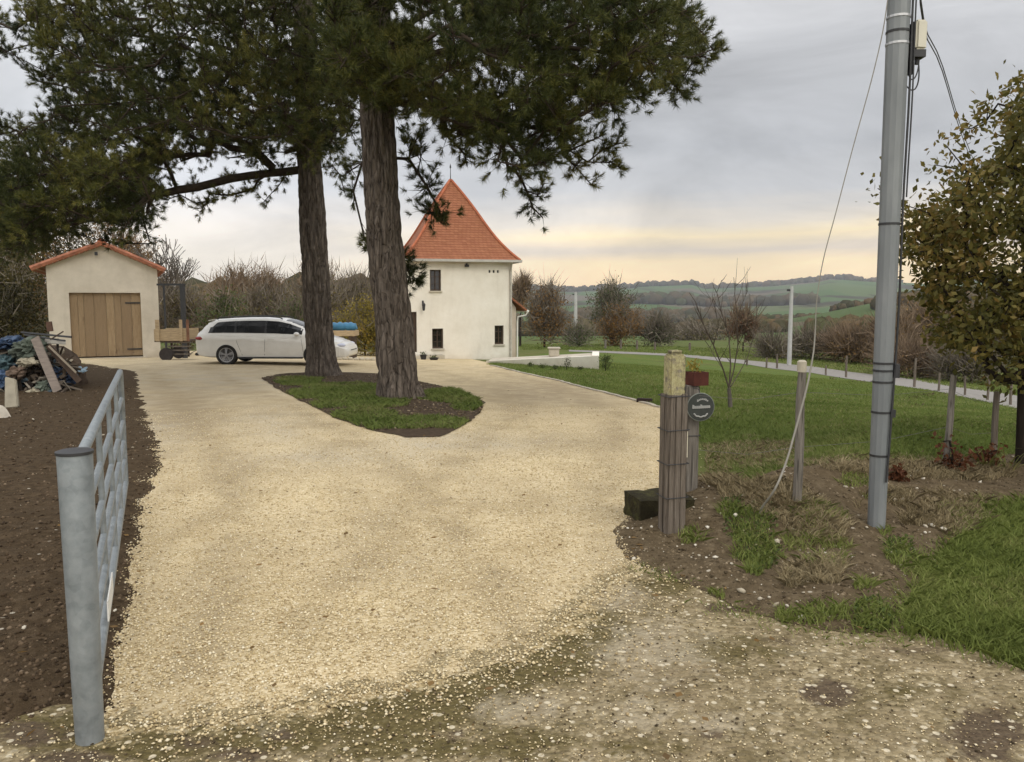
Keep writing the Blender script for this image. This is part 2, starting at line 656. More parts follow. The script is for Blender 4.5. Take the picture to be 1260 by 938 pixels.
    M['soil'] = soil('turned_soil', (.030, .020, .011), (.070, .048, .027), (.14, .10, .062), .80)
    M['bank'] = soil('bank_soil', (.055, .040, .022), (.115, .085, .050), (.23, .18, .115), .82)
    M['island'] = soil('island_soil', (.035, .024, .016), (.07, .05, .033), (.13, .095, .065), .8)  # the island earth's own browns, close to the turned bed
    # lawn
    n = NT('lawn_turf', .9, .1)
    c = n.ramp(n.noise(30, 5, .7), [(.25, (.05, .075, .013)), (.55, (.095, .14, .026)), (.8, (.15, .18, .045))])
    c = n.mix(n.ramp(n.noise(.5, 5, .6), [(.42, 0), (.66, .75)]), c, (.13, .145, .036))
    c = n.mix(n.ramp(n.noise(1.3, 5, .65, dist=.5), [(.56, 0), (.72, .5)]), c, (.13, .105, .045))
    c = n.mix(n.math('MULTIPLY', n.attr('bare'), n.ramp(n.noise(6, 5), [(.3, .4), (.6, 1)])), c, (.125, .09, .045))
    M['lawn'] = n.done(c, n.bump(n.noise(60, 4), .8, .03))
    # open country
    n = NT('countryside', .95, .08)
    pos = n.obj()
    cellv = n.voronoi(1 / 230., 'Color', n.scaled((1, .55, 0), (0, 0, .5)))
    bw = n.node('ShaderNodeRGBToBW', {0: cellv})
    c = n.ramp(bw, [(0, (.060, .105, .030)), (.42, (.060, .105, .030)), (.45, (.10, .085, .055)), (.60, (.115, .095, .065)),
                    (.63, (.085, .12, .04)), (.82, (.075, .11, .035)), (.85, (.14, .12, .085))], 'LINEAR')
    wood = n.noise(1 / 170., 5, .6, n.scaled((1, .6, 0)))
    c = n.mix(n.ramp(wood, [(.54, 0), (.58, 1)]), c, n.ramp(n.noise(.12, 3), [(.3, (.022, .022, .012)), (.7, (.055, .043, .022))]))
    ln = n.node('ShaderNodeVectorMath', {0: pos}, 'Value', operation='LENGTH')
    near = n.ramp(n.math('DIVIDE', ln, 400), [(.12, 0), (.5, 1)])
    mead = n.ramp(n.noise(.9, 6, .65), [(.3, (.075, .09, .022)), (.55, (.11, .12, .036)), (.75, (.14, .12, .055))])
    c = n.mix(near, mead, c)
    M['country'] = n.done(c, n.bump(n.noise(9, 4), .5, .05))
    M['tarmac'] = simple('road_chippings', (.235, .22, .20), .9, .2, 5, .2, bump=.01)
    return M


GM = ground_mats()

# ------------------------------------------------------------------ ground sheet to the horizon
def build_ground():
    az = np.concatenate([np.radians(np.arange(-44, 44.01, .4)), np.radians(np.arange(48, 313, 4.))])
    rr = [0.0, .25]
    while rr[-1] < 45: rr.append(rr[-1] * 1.022)
    while rr[-1] < 3400: rr.append(rr[-1] * 1.045)
    rr = np.array(rr[1:])
    A, Rr = np.meshgrid(az, rr)
    x, y = np.sin(A) * Rr, np.cos(A) * Rr
    z = H(x, y)
    V = np.stack([x, y, z], -1).reshape(-1, 3)
    na, nr = len(az), len(rr)
    i, j = np.meshgrid(np.arange(nr - 1), np.arange(na), indexing='ij')
    j2 = (j + 1) % na
    idx = np.stack([i * na + j, i * na + j2, (i + 1) * na + j2, (i + 1) * na + j], -1).reshape(-1)
    idx = idx.reshape(-1, 4)[:, ::-1]
    V = np.vstack([V, [[0, 0, float(H(0, 0))]]])
    o = soup('ground', V, 4, GM['country'], smooth=True, idx=idx)
    tag(o, kind='structure')


build_ground()


def inside(poly, x, y):
    poly = np.asarray(poly)
    r = np.zeros(x.shape, bool)
    for (x0, y0), (x1, y1) in zip(poly, np.roll(poly, -1, 0)):
        c = ((y0 > y) != (y1 > y)) & (x < (x1 - x0) * (y - y0) / (y1 - y0 + 1e-12) + x0)
        r ^= c
    return r


def outline(px_poly, world_tail=(), ragged=.0, step=.014, seed=0):
    P = [tuple(G(*p)[:2]) for p in px_poly] + [tuple(w) for w in world_tail]
    out = []
    for a, b in zip(P, P[1:] + P[:1]):
        a, b = np.array(a), np.array(b)
        L = np.linalg.norm(b - a)
        d = max(1.2, np.linalg.norm((a + b) / 2))
        n = max(1, int(L / max(.03, step * d)))
        for k in range(n):
            out.append(a + (b - a) * k / n)
    O = np.array(out)
    if ragged:
        amp = ragged * (1 + (1.0 * ((O[:, 1:] < 5.3) & (O[:, :1] > -1.3)) if seed == 20 else 0 * O[:, :1]))
        O = O + amp * np.stack([fbm(O[:, 0] * 2.2 + seed, O[:, 1] * 2.2, o=4) - .5, fbm(O[:, 0] * 2.2 + 50, O[:, 1] * 2.2 + seed, o=4) - .5], -1) * 2
        O = O + RNG.uniform(-1, 1, O.shape) * ragged * .22
    return O


def scatter_polar(poly, s, rmin=1.0):
    """roughly even points on the screen inside a world polygon"""
    x0, y0 = poly.min(0)
    x1, y1 = poly.max(0)
    pts = []
    ang = [math.atan2(p[0], p[1]) for p in poly]
    rad = np.hypot(poly[:, 0], poly[:, 1])
    a0, a1 = min(ang), max(ang)
    if y0 < .3: a0, a1 = -math.pi, math.pi
    r = max(rad.min() if y0 > .3 else .4, .4)
    k = 0
    while r < rad.max():
        sp = max(s * r, s * rmin)
        na = max(1, int((a1 - a0) * r / sp))
        a = a0 + (np.arange(na) + .5 * (k % 2) + RNG.uniform(-.25, .25, na)) * (a1 - a0) / na
        rr = r + RNG.uniform(-.25, .25, na) * sp
        pts.append(np.stack([np.sin(a) * rr, np.cos(a) * rr], -1))
        r += sp * .87
        k += 1
    P = np.vstack(pts)
    return P[inside(poly, P[:, 0], P[:, 1])]


SHEETS, RELIEF = {}, {}


def sheet(name, px_poly, off, m, ragged=.05, s=.02, tail=(), relief=None, attrs=None, seed=0, kind='structure'):
    O = outline(px_poly, tail, ragged, seed=seed)
    I = scatter_polar(O, s)
    n = len(O)
    allp = [Vector((float(p[0]), float(p[1]))) for p in O] + [Vector((float(p[0]), float(p[1]))) for p in I]
    vs, es, fs, *_ = delaunay_2d_cdt(allp, [(i, (i + 1) % n) for i in range(n)], [list(range(n))], 1, 1e-5)
    P = np.array([v[:] for v in vs])
    z = H(P[:, 0], P[:, 1]) + off
    if relief is not None:
        de = np.full(len(P), 9.)
        for q in range(0, n, 200):
            de = np.minimum(de, np.sqrt(((P[:, None, :] - O[None, q:q + 200, :]) ** 2).sum(-1)).min(1))
        z = z + relief(P[:, 0], P[:, 1]) * sstep(0, .22, de)
    V = np.column_stack([P, z])
    tri = []
    for f in fs:
        a, b, c = f[0], f[1], f[2]
        cr = (P[b][0] - P[a][0]) * (P[c][1] - P[a][1]) - (P[b][1] - P[a][1]) * (P[c][0] - P[a][0])
        tri.append((a, b, c) if cr > 0 else (a, c, b))
    o = soup(name, V, 3, m, smooth=True, idx=np.array(tri))
    if attrs:
        for k, fn in attrs.items():
            at_ = o.data.attributes.new(k, 'FLOAT', 'POINT')
            at_.data.foreach_set('value', np.clip(fn(V), 0, 1).astype(np.float32))
    tag(o, kind=kind)
    SHEETS[name] = O
    RELIEF[name] = relief
    return o


def blobs(lst):
    def f(V):
        u, w = to_px(V)
        s = np.zeros(len(V))
        for (x, y, rx, ry, g) in lst:
            s = np.maximum(s, g * np.exp(-(((u - x) / rx) ** 2 + ((w - y) / ry) ** 2)))
        return s
    return f


soil_relief = lambda x, y: .06 * np.abs(fbm(x * 4, y * 4, o=4) - .35) + .02 * fbm(x * 13, y * 13, o=3)
bank_relief = lambda x, y: .10 * np.abs(fbm(x * 2.6, y * 2.6, o=4) - .35) + .045 * fbm(x * 9, y * 9, o=3)

FRONT_PX = [(137, 897), (250, 889), (330, 879), (400, 864), (480, 848), (560, 828), (640, 797), (690, 772), (722, 738), (758, 713), (786, 700), (806, 684)]
FRONT_W = np.array([G(*p)[:2] for p in FRONT_PX])


def front_dist(V):
    d = np.full(len(V), 9.)
    for a, b in zip(FRONT_W[:-1], FRONT_W[1:]):
        ab = b - a
        t = np.clip(((V[:, :2] - a) @ ab) / (ab @ ab), 0, 1)
        d = np.minimum(d, np.linalg.norm(V[:, :2] - a - t[:, None] * ab, axis=1))
    return d


SOIL_L = [(115, 449), (170, 458), (180, 500), (195, 528), (205, 548), (208, 580), (190, 612), (182, 700), (172, 800), (168, 895), (75, 872),
          (0, 900), (-300, 1000), (-1500, 1100), (-1500, 620), (-500, 480), (-200, 455), (0, 450), (60, 447)]
sheet('soil_bed', SOIL_L, .004, GM['soil'], .05, .012, relief=soil_relief, seed=3)

LAWN = [(598, 449), (640, 458), (690, 469), (740, 482), (785, 494), (815, 502), (845, 520), (868, 555), (866, 594), (920, 600), (975, 582), (1090, 574), (1170, 567),
        (1280, 566), (1420, 580), (1500, 560), (1400, 532), (1260, 505), (1200, 492), (1100, 475), (1000, 459), (920, 449), (830, 438), (740, 433), (690, 433), (640, 438)]
sheet('lawn', LAWN, .006, GM['lawn'], .04, .018, seed=5,
      attrs={'bare': blobs([(930, 560, 70, 22, .9), (880, 570, 30, 25, .9), (1080, 573, 120, 9, .8), (1150, 488, 60, 5, .5)])})

BANK = [(750, 655), (785, 625), (820, 596), (836, 560), (850, 570), (850, 590), (868, 586), (920, 592), (975, 575), (1090, 567), (1280, 556), (1600, 580), (1700, 700), (1500, 650), (1260, 622), (1200, 652), (1155, 700),
        (1130, 745), (1118, 783), (1040, 783), (960, 768), (900, 749), (840, 716), (775, 694)]
sheet('bank', BANK, .010, GM['bank'], .05, .011, relief=bank_relief, seed=8)

VERGE = [(1112, 779), (1122, 742), (1150, 702), (1202, 648), (1262, 618), (1500, 640), (1900, 760), (1900, 1000), (1500, 900), (1260, 820), (1180, 794)]
n = NT('verge_turf', .9, .1)
c = n.ramp(n.noise(30, 5, .7), [(.25, (.035, .05, .014)), (.55, (.06, .085, .02)), (.8, (.11, .10, .045))])
GM['verge'] = n.done(c, n.bump(n.noise(50, 4), .8, .03))
sheet('verge', VERGE, .013, GM['verge'], .05, .016, seed=9)

LANE = [(800, 690), (860, 718), (900, 742), (960, 762), (1040, 778), (1100, 772), (1180, 788), (1260, 812), (1500, 890), (1900, 990)]
LANE2 = [(-260, 990), (0, 885), (70, 860), (138, 865), (250, 855), (400, 830), (560, 795), (640, 765), (690, 738), (720, 705), (760, 685)]
sheet('lane', LANE + [(1900, 1100)], .007, GM['lane'], .03, .012, seed=12,
      tail=[(9, 1.2), (9, -6), (-9, -6), (-9, 1.0)] + [tuple(G(*p)[:2]) for p in LANE2],
      attrs={'spill': lambda V: .72 * np.exp(-(front_dist(V) / .20) ** 1.3), 'moss': blobs([(200, 912, 120, 34, .8), (330, 895, 120, 36, 1), (450, 878, 120, 42, 1), (560, 850, 110, 42, 1), (660, 808, 90, 40, 1), (720, 775, 70, 28, .85),
                            (60, 900, 110, 35, .7), (640, 915, 140, 34, .55), (900, 800, 130, 26, .55), (1100, 850, 120, 30, .45), (940, 745, 90, 16, .65), (820, 720, 60, 18, .6), (480, 915, 160, 30, .6), (800, 920, 140, 24, .45)]),
             'dark': blobs([(1020, 853, 42, 17, .85), (1215, 905, 60, 38, .8), (345, 905, 26, 12, .6), (245, 915, 60, 14, .5), (880, 905, 30, 8, .6), (300, 930, 70, 12, .6), (560, 905, 14, 8, .7), (820, 850, 22, 10, .45),
                            (30, 905, 90, 22, .6), (90, 935, 70, 14, .7), (900, 748, 60, 8, .6), (960, 790, 60, 10, .4), (1130, 800, 70, 10, .45)]),
             'clay': blobs([(640, 872, 80, 26, .6), (800, 800, 110, 60, .55), (790, 880, 70, 34, .5), (760, 735, 60, 24, .5), (330, 895, 30, 20, .5), (880, 890, 80, 22, .45), (1000, 800, 80, 14, .35)])})

def tracks(V):
    s_ = np.zeros(len(V))
    for path, wgt in (([(455, 845), (440, 700), (400, 600), (330, 530), (260, 480), (215, 452)], 1.0), ([(560, 800), (610, 660), (660, 560), (700, 510), (650, 475), (560, 455)], .8), ([(330, 850), (330, 640), (300, 540), (230, 470)], .5)):
        Q = np.array([G(*p)[:2] for p in path])
        Q = np.vstack([Q[i] + (Q[i + 1] - Q[i]) * t for i in range(len(Q) - 1) for t in np.linspace(0, 1, 12, endpoint=False)])
        T = np.gradient(Q, axis=0)
        T = T / np.linalg.norm(T, axis=1, keepdims=True)
        N = np.column_stack([-T[:, 1], T[:, 0]])
        for sd_ in (-.74, .74):
            P = Q + N * sd_
            d = np.full(len(V), 9.)
            for a, b in zip(P[:-1], P[1:]):
                ab = b - a
                t = np.clip(((V[:, :2] - a) @ ab) / max(1e-9, ab @ ab), 0, 1)
                d = np.minimum(d, np.linalg.norm(V[:, :2] - a - t[:, None] * ab, axis=1))
            s_ = np.maximum(s_, wgt * np.exp(-(d / .20) ** 2))
    return s_


DRIVE = [(137, 897), (143, 800), (152, 700), (160, 640), (166, 606), (184, 580), (181, 548), (171, 528), (159, 500), (151, 462), (105, 448), (62, 443), (62, 437), (205, 434), (240, 432), (415, 432), (465, 434), (505, 434),
         (560, 438), (598, 446), (610, 452), (640, 459), (690, 470), (740, 483), (785, 495), (815, 503), (838, 518), (850, 560), (846, 600), (800, 612), (776, 640), (772, 655), (790, 668), (806, 684), (786, 700),
         (758, 713), (722, 738), (690, 772), (640, 797), (560, 828), (480, 848), (400, 864), (330, 879), (250, 889)]
sheet('driveway', DRIVE, .0105, GM['gravel'], .06, .016, seed=20,
      attrs={'track': tracks, 'dirt': lambda V: np.exp(-(front_dist(V) / .42) ** 1.5), 'worn': blobs([(230, 500, 80, 36, .9), (660, 482, 150, 26, .8), (320, 452, 220, 10, .7), (720, 545, 80, 16, .6), (300, 580, 60, 20, .5), (480, 690, 160, 30, .35), (650, 620, 90, 24, .4)]), 'pale': blobs([(260, 470, 160, 26, 1), (200, 500, 60, 60, .9), (430, 560, 160, 20, .7), (560, 545, 130, 14, .8), (640, 490, 120, 22, .35), (330, 520, 60, 30, .8)])})

ISLAND = [(322, 466), (345, 461), (380, 459), (430, 459), (480, 461), (530, 473), (565, 482), (597, 497), (592, 509), (572, 526), (541, 539), (500, 540), (450, 530), (410, 515), (370, 495), (340, 479)]
sheet('tree_island', ISLAND, .020, GM['island'], .05, .01, relief=lambda x, y: .5 * soil_relief(x, y), seed=30)

ROAD = [(700, 433), (740, 434.5), (830, 438.5), (920, 449), (1000, 459.5), (1100, 475), (1200, 492.5), (1262, 506), (1420, 536),
        (1420, 506), (1262, 490), (1200, 477), (1100, 464), (1000, 451.5), (920, 444), (830, 435.6), (740, 432.2), (700, 431)]
sheet('road', ROAD, .02, GM['tarmac'], .02, .02, seed=40)

# ------------------------------------------------------------------ vegetation
def bark(name, lo, mid, hi, rough=.95, s=1.0):
    n = NT(name, rough, .12)
    v = n.scaled((1, 1, .18))
    f = n.noise(16 * s, 5, .65, v, .6)
    vo = n.voronoi(9 * s, 'Distance', n.scaled((1, 1, .11)), 'DISTANCE_TO_EDGE')
    c = n.ramp(f, [(.25, lo), (.5, mid), (.78, hi)])
    c = n.mix(n.ramp(vo, [(.0, .55), (.14, 0)]), c, lo)
    v2 = n.voronoi(15 * s, 'Distance', n.scaled((1, 1, .30), (.0, .12, 0)), 'DISTANCE_TO_EDGE')
    c = n.mix(n.ramp(v2, [(.0, .5), (.07, 0)]), c, lo)
    pt = n.node('ShaderNodeRGBToBW', {0: n.voronoi(15 * s, 'Color', n.scaled((1, 1, .30), (.0, .12, 0)))})
    c = n.mix(n.math('MULTIPLY', pt, .35), c, hi)
    return n.done(c, n.bump(n.math('ADD', f, n.ramp(vo, [(0, 0), (.2, 1)])), 1.0, .03, n.bump(n.ramp(v2, [(0, 0), (.08, 1)]), .6, .02)))


BK_PINE = bark('pine_bark', (.030, .023, .018), (.105, .084, .067), (.255, .215, .18))
BK_TWIG = simple('twig_bark', (.050, .038, .028), .95, .35, 9, .1)
BK_TWIG2 = simple('young_bark', (.085, .068, .055), .9, .3, 14, .1)
BK_GREY = simple('grey_bark', (.115, .10, .085), .95, .35, 12, .1, stretch=(1, 1, .3))
BK_DARK = simple('dark_bark', (.028, .022, .017), .95, .35, 20, .1, stretch=(1, 1, .3))


def grow(roots, targets, center, step=.35, pen=.55, sag=.06, up=.25):
    """attach target points one after another to the nearest limb: returns nodes (pos, parent) and leaf node ids"""
    P = [np.array(r[0], float) for r in roots]
    par = [r[1] for r in roots]
    ends = []
    T = sorted(targets, key=lambda t: math.hypot(t[0] - center[0], t[1] - center[1]) + .25 * abs(t[2] - center[2]))
    A = np.array(P)
    n0 = len(P)
    for t in T:
        t = np.array(t, float)
        d = A - t
        dist = np.linalg.norm(d, axis=1)
        rad = np.hypot(A[:, 0] - center[0], A[:, 1] - center[1])
        rt = math.hypot(t[0] - center[0], t[1] - center[1])
        cost = dist + pen * np.maximum(0, rad - rt * .9) + up * np.maximum(0, A[:, 2] - t[2] + .1)
        k = int(np.argmin(cost))
        a = A[k]
        L = np.linalg.norm(t - a)
        m = max(1, int(L / step))
        prev = k
        mid = (a + t) / 2 + RNG.normal(0, .07, 3) * L + np.array([0, 0, .06 * L])
        new = []
        for q in range(1, m + 1):
            w = q / m
            p = (1 - w) ** 2 * a + 2 * w * (1 - w) * mid + w * w * t
            P.append(p)
            par.append(prev)
            prev = len(P) - 1
            new.append(p)
        ends.append(prev)
        A = np.vstack([A, new])
    return P, par, ends, n0


def limbs_mesh(mb, P, par, ends, n0, r_tip=.008, k=.5, rmax=.12, sides=6):
    cnt = [0] * len(P)
    for e in ends:
        q = e
        while q is not None and q >= 0:
            cnt[q] += 1
            q = par[q]
    kids = {}
    for i, q in enumerate(par):
        if q is not None and q >= 0:
            kids.setdefault(q, []).append(i)
    rad = lambda i: min(rmax, r_tip * (max(cnt[i], 1) ** k))
    done = set()
    for i in range(n0, len(P)):
        if i in done:
            continue
        if par[i] >= n0 and max(kids[par[i]], key=lambda c: cnt[c]) == i:
            continue
        chain = [i]
        while kids.get(chain[-1]):
            chain.append(max(kids[chain[-1]], key=lambda c: cnt[c]))
        done.update(chain)
        pts = [P[par[i]]] + [P[c] for c in chain]
        rs = [rad(i)] + [rad(c) for c in chain]
        mb.tube(pts, rs, sides if rs[0] > .02 else 4, cap=False)
    return rad


def unit(v):
    return v / np.maximum(np.linalg.norm(v, axis=-1, keepdims=True), 1e-9)


def needles(base, axis, K=58, L=(.085, .145), w=.0085, spread=(.25, 1.25), back=.10):
    """bottle-brush tufts of needles at the twig ends"""
    T = len(base)
    ax = unit(axis)[:, None, :]
    rnd = unit(RNG.normal(size=(T, K, 3)))
    perp = unit(rnd - ax * (rnd * ax).sum(-1, keepdims=True))
    ph = RNG.uniform(spread[0], spread[1], (T, K, 1))
    d = ax * np.cos(ph) + perp * np.sin(ph)
    s = base[:, None, :] - ax * RNG.uniform(0, back, (T, K, 1))
    ln = RNG.uniform(L[0], L[1], (T, K, 1)) * RNG.uniform(.8, 1.15, (T, 1, 1))
    side = unit(np.cross(d, unit(RNG.normal(size=(T, K, 3)))))
    a = s - side * w / 2
    b = s + side * w / 2
    tip = s + d * ln
    return np.stack([a, b, tip], 2).reshape(-1, 3)


def leaves(base, size=(.04, .07), aspect=.6, droop=.2, axis=None):
    n = len(base)
    d = unit(RNG.normal(size=(n, 3)) + (axis if axis is not None else 0) + np.array([0, 0, -droop]))
    sd = unit(np.cross(d, unit(RNG.normal(size=(n, 3)))))
    L = RNG.uniform(size[0], size[1], (n, 1))
    wd = L * aspect / 2
    nrm_ = np.cross(d, sd)
    p0 = base
    p1 = base + d * L * .5 + sd * wd + nrm_ * L * .06
    p2 = base + d * L
    p3 = base + d * L * .5 - sd * wd + nrm_ * L * .06
    return np.stack([p0, p1, p2, p3], 1).reshape(-1, 3)


def twigs_tri(a, b, w):
    d = b - a
    sd = unit(np.cross(d, unit(RNG.normal(size=d.shape)))) * w / 2
    return np.stack([a - sd, a + sd, b], 1).reshape(-1, 3)


FOL_PINE = foliage('pine_needles', [(0, (.014, .022, .007)), (.36, (.042, .054, .013)), (.62, (.092, .098, .022)), (.82, (.19, .172, .038)), (1, (.28, .22, .06))], .7, .6, .12, .55)  # clump contrast also paints lit and shaded boughs into the needle colour


def trunk_mesh(center_px, d, z_top, n=60, dz=.05, rough=.03, flare=.35, seed=0):
    """furrowed trunk following the photo's axis: center_px = (px, py, width px) from the base up"""
    pts = [at(px, py, d) for px, py, w in center_px]
    zs = np.array([p[2] for p in pts])
    xs = np.array([p[0] for p in pts])
    rs = np.array([w / 2 * .94 * d / F for _, _, w in center_px])
    o = np.argsort(zs)
    zs, xs, rs = zs[o], xs[o], rs[o]
    slope = (xs[-1] - xs[-3]) / (zs[-1] - zs[-3]) * .5
    zz = np.concatenate([np.arange(zs[0] - .25, 8.2, dz), np.arange(8.2, z_top, .35)])
    V, idx = [], []
    th = np.linspace(0, 2 * np.pi, n, endpoint=False)
    ax = []
    for z in zz:
        x = np.interp(z, zs, xs) + (slope * (z - zs[-1]) if z > zs[-1] else 0)
        r = np.interp(z, zs, rs)
        if z > zs[-1]:
            r = rs[-1] * max(.12, 1 - .85 * (z - zs[-1]) / (z_top - zs[-1]))
        h = max(0, z - zs[0])
        fl = flare * 1.7 * math.exp(-h / .34) * (.55 + .45 * np.cos(th * 5 + seed) + .2 * np.cos(th * 3 + 1))
        u = np.stack([np.cos(th), np.sin(th)], -1)
        wob = .25 * np.sin(z * 2.3 + seed)
        f1 = fbm(u[:, 0] * r * 13 + seed, u[:, 1] * r * 13 + wob, z * 1.35, 3)
        f2 = vnoise(u[:, 0] * r * 30 + seed, u[:, 1] * r * 30, z * 7.0)
        rid = np.abs(f1 - .5) * 2
        disp = rough * (1 - np.exp(-rid * 7)) * 1.6 + rough * .5 * (f2 - .5) - rough
        rr = r * (1 + fl * .6) + disp
        V.append(np.column_stack([x + u[:, 0] * rr, d + u[:, 1] * rr, np.full(n, z)]))
        ax.append((x, d, z, r))
    V = np.vstack(V)
    i, j = np.meshgrid(np.arange(len(zz) - 1), np.arange(n), indexing='ij')
    j2 = (j + 1) % n
    idx = np.stack([i * n + j, i * n + j2, (i + 1) * n + j2, (i + 1) * n + j], -1)
    return V, idx, np.array(ax)


def poly_samples(poly, step, jitter=.5, keep=1.0, holes=()):
    poly = np.array(poly, float)
    x0, y0 = poly.min(0)
    x1, y1 = poly.max(0)
    X, Y = np.meshgrid(np.arange(x0, x1, step), np.arange(y0, y1, step))
    X = X + RNG.uniform(-jitter, jitter, X.shape) * step
    Y = Y + RNG.uniform(-jitter, jitter, Y.shape) * step
    P = np.column_stack([X.ravel(), Y.ravel()])
    ok = inside(poly, P[:, 0], P[:, 1])
    for h in holes:
        ok &= ~inside(np.array(h, float), P[:, 0], P[:, 1])
    ok &= RNG.random(len(P)) < keep
    return P[ok]


def pine(label, trunk_px, d, z_top, masks, sprigs, limbs_px, crown_up, seed, base_z, rmax=.10):
    base = (at(trunk_px[0][0], trunk_px[0][1], d)[0], d, base_z)
    root = thing('pine_tree', label, 'tree', base, group='tall pines on the island of soil')
    V, idx, ax = trunk_mesh(trunk_px, d, z_top, n=84, dz=.035, rough=.042, seed=seed)
    soup('trunk', V - np.array(base), 4, BK_PINE, root, smooth=True, idx=idx)
    # cluster centres
    cl = []
    for poly, step, keep, (y0, y1), layers, holes in masks:
        for L in range(layers):
            for px, py in poly_samples(poly, step, .5, keep, holes):
                yd = d + RNG.uniform(y0, y1)
                cl.append((at(px, py, yd), 1.0))
    for px, py, yd in sprigs:
        cl.append((at(px, py, d + yd), .62))
    cx, cy, cz, rx, ry, rz_, nup = crown_up
    k = 0
    while k < nup:
        p = RNG.uniform(-1, 1, 3)
        if .35 < np.linalg.norm(p) < 1:
            q = np.array([cx, cy, cz]) + p * np.array([rx, ry, rz_])
            if to_px(q)[1] < -25:
                cl.append((q, 1.15))
                k += 1
    roots = []
    zmin = min(c[0][2] for c in cl) - .6
    for x, y, z, r in ax[::8]:
        if z > max(2.2, zmin + .3):
            roots.append(((x, y, z), -1))
    nr = len(roots)
    extra = []
    for lp in limbs_px:
        pts = [at(px, py, d + yd) for px, py, yd in lp]
        # densify
        k0 = int(np.argmin([np.linalg.norm(np.array(r[0]) - pts[0]) for r in roots[:nr]]))
        prev = k0
        for a, b in zip(pts[:-1], pts[1:]):
            m = max(1, int(np.linalg.norm(b - a) / .35))
            for q in range(1, m + 1):
                roots.append((a + (b - a) * q / m + RNG.normal(0, .025, 3), prev))
                prev = len(roots) - 1
        extra.append(prev)
    P, par, ends, _ = grow(roots, [c[0] for c in cl], (ax[0][0], d, 7))
    mb = MB()
    rad = limbs_mesh(mb, P, par, ends + extra, nr, r_tip=.010, k=.42, rmax=rmax, sides=7)
    # twigs and tufts
    A, B, AX = [], [], []
    scale = {}
    srt = sorted(cl, key=lambda t: math.hypot(t[0][0] - ax[0][0], t[0][1] - d) + .25 * abs(t[0][2] - 7))
    for (c, s), e in zip(srt, ends):
        out = P[e] - P[par[e]]
        out = out / max(np.linalg.norm(out), 1e-6)
        n = int(RNG.integers(13, 20) * (1 if s >= 1 else .6))
        dirs = unit(RNG.normal(size=(n, 3)) * .9 + out * .75 + np.array([0, 0, .25]))
        ln = RNG.uniform(.12, .46, (n, 1)) * s
        st = P[e] - out * RNG.uniform(0, .3, (n, 1))
        en = st + dirs * ln
        A.append(st); B.append(en); AX.append(unit(dirs + out * .35 + np.array([0, 0, .35])))
    A, B, AX = np.vstack(A), np.vstack(B), np.vstack(AX)
    lb = mb.build('limb', BK_TWIG, root, smooth=60)
    for v in lb.data.vertices:
        v.co -= Vector(base)
    tw = np.concatenate([twigs_tri(A, B, .016), twigs_tri(A, B, .016)])
    soup('twig', tw - np.array(base), 3, BK_TWIG, root)
    nd = needles(B, AX)
    soup('needles', nd - np.array(base), 3, FOL_PINE, root)
    return root


PB = G(495, 491)
PA = G(397, 463)
pine('nearer tall pine with thick furrowed trunk, in front of the white tower house',
     [(494, 493, 52), (493, 486, 51), (491, 470, 49), (487, 430, 48), (484, 390, 47), (478, 340, 45), (474, 300, 44), (467, 200, 41), (463, 110, 40), (460, 0, 37)],
     float(PB[1]), 13.5,
     [([(415, -30), (800, -30), (850, 15), (870, 45), (862, 78), (848, 108), (800, 118), (762, 135), (705, 150), (640, 160), (560, 150), (510, 140), (470, 130), (430, 120), (400, 60)], 24, .92, (-2.6, 2.2), 3, [[(590, 85), (640, 95), (620, 120), (585, 108)], [(470, 20), (560, 0), (575, 22), (490, 40)]]),
      ([(545, 130), (700, 140), (735, 175), (720, 205), (690, 190), (672, 215), (640, 215), (615, 200), (575, 195), (555, 180), (540, 160)], 24, .85, (-2.0, 2.2), 2, []),
      ([(545, 140), (690, 140), (690, 190), (640, 200), (560, 190)], 26, .7, (-1.6, 1.4), 1, []),
      ([(415, 45), (505, 40), (520, 100), (490, 122), (440, 122), (418, 95)], 19, .97, (-2.2, -.5), 2, []),
      ([(420, 120), (446, 130), (448, 205), (432, 240), (424, 215), (432, 180), (418, 150)], 22, .9, (.2, 1.6), 1, []),
      ([(488, 170), (520, 205), (540, 235), (545, 268), (525, 270), (510, 235), (490, 225)], 20, .95, (.5, 1.6), 1, [])],
     [(889, 57, -.6), (878, 74, -.3), (868, 44, -.5), (846, 120, -.2), (832, 108, -.6), (745, 165, .2), (764, 176, .1), (768, 210, .3), (752, 200, .3), (742, 184, .3), (716, 196, .1), (728, 228, 0), (708, 205, .2), (692, 190, .3),
      (668, 268, .3), (656, 256, .2), (662, 240, .3), (670, 225, .3), (648, 235, .4), (642, 222, .4), (552, 262, .9), (543, 275, .8), (530, 262, .9), (503, 330, .6), (514, 344, .6), (500, 352, .5), (508, 320, .6), (436, 245, .8), (444, 290, .9),
      (448, 296, .9), (518, 190, .8), (505, 178, .8), (523, 160, .5), (512, 172, .4), (575, 205, .3), (572, 190, .3), (820, 12, -.5), (848, 25, -.6), (836, 60, -1)],
     [[(463, 90, 0), (520, 70, -.5), (600, 55, -.9), (700, 60, -1.0), (790, 68, -.8), (850, 70, -.6)],
      [(466, 130, 0), (530, 128, .4), (600, 140, .6), (680, 165, .5), (720, 200, .3)],
      [(463, 60, 0), (520, 20, .9), (600, -10, 1.4), (700, -20, 1.2)],
      [(460, 20, 0), (420, -20, -1.2), (380, -40, -2)],
      [(474, 200, .2), (500, 200, .7), (525, 230, .9), (542, 262, .9)], [(478, 300, .2), (495, 318, .5), (506, 338, .6)], [(466, 170, .2), (445, 200, .7), (437, 235, .8), (444, 280, .9)]],
     (-1.6, float(PB[1]), 9.6, 5.2, 5.0, 4.2, 120), 2, float(PB[2]), .055)
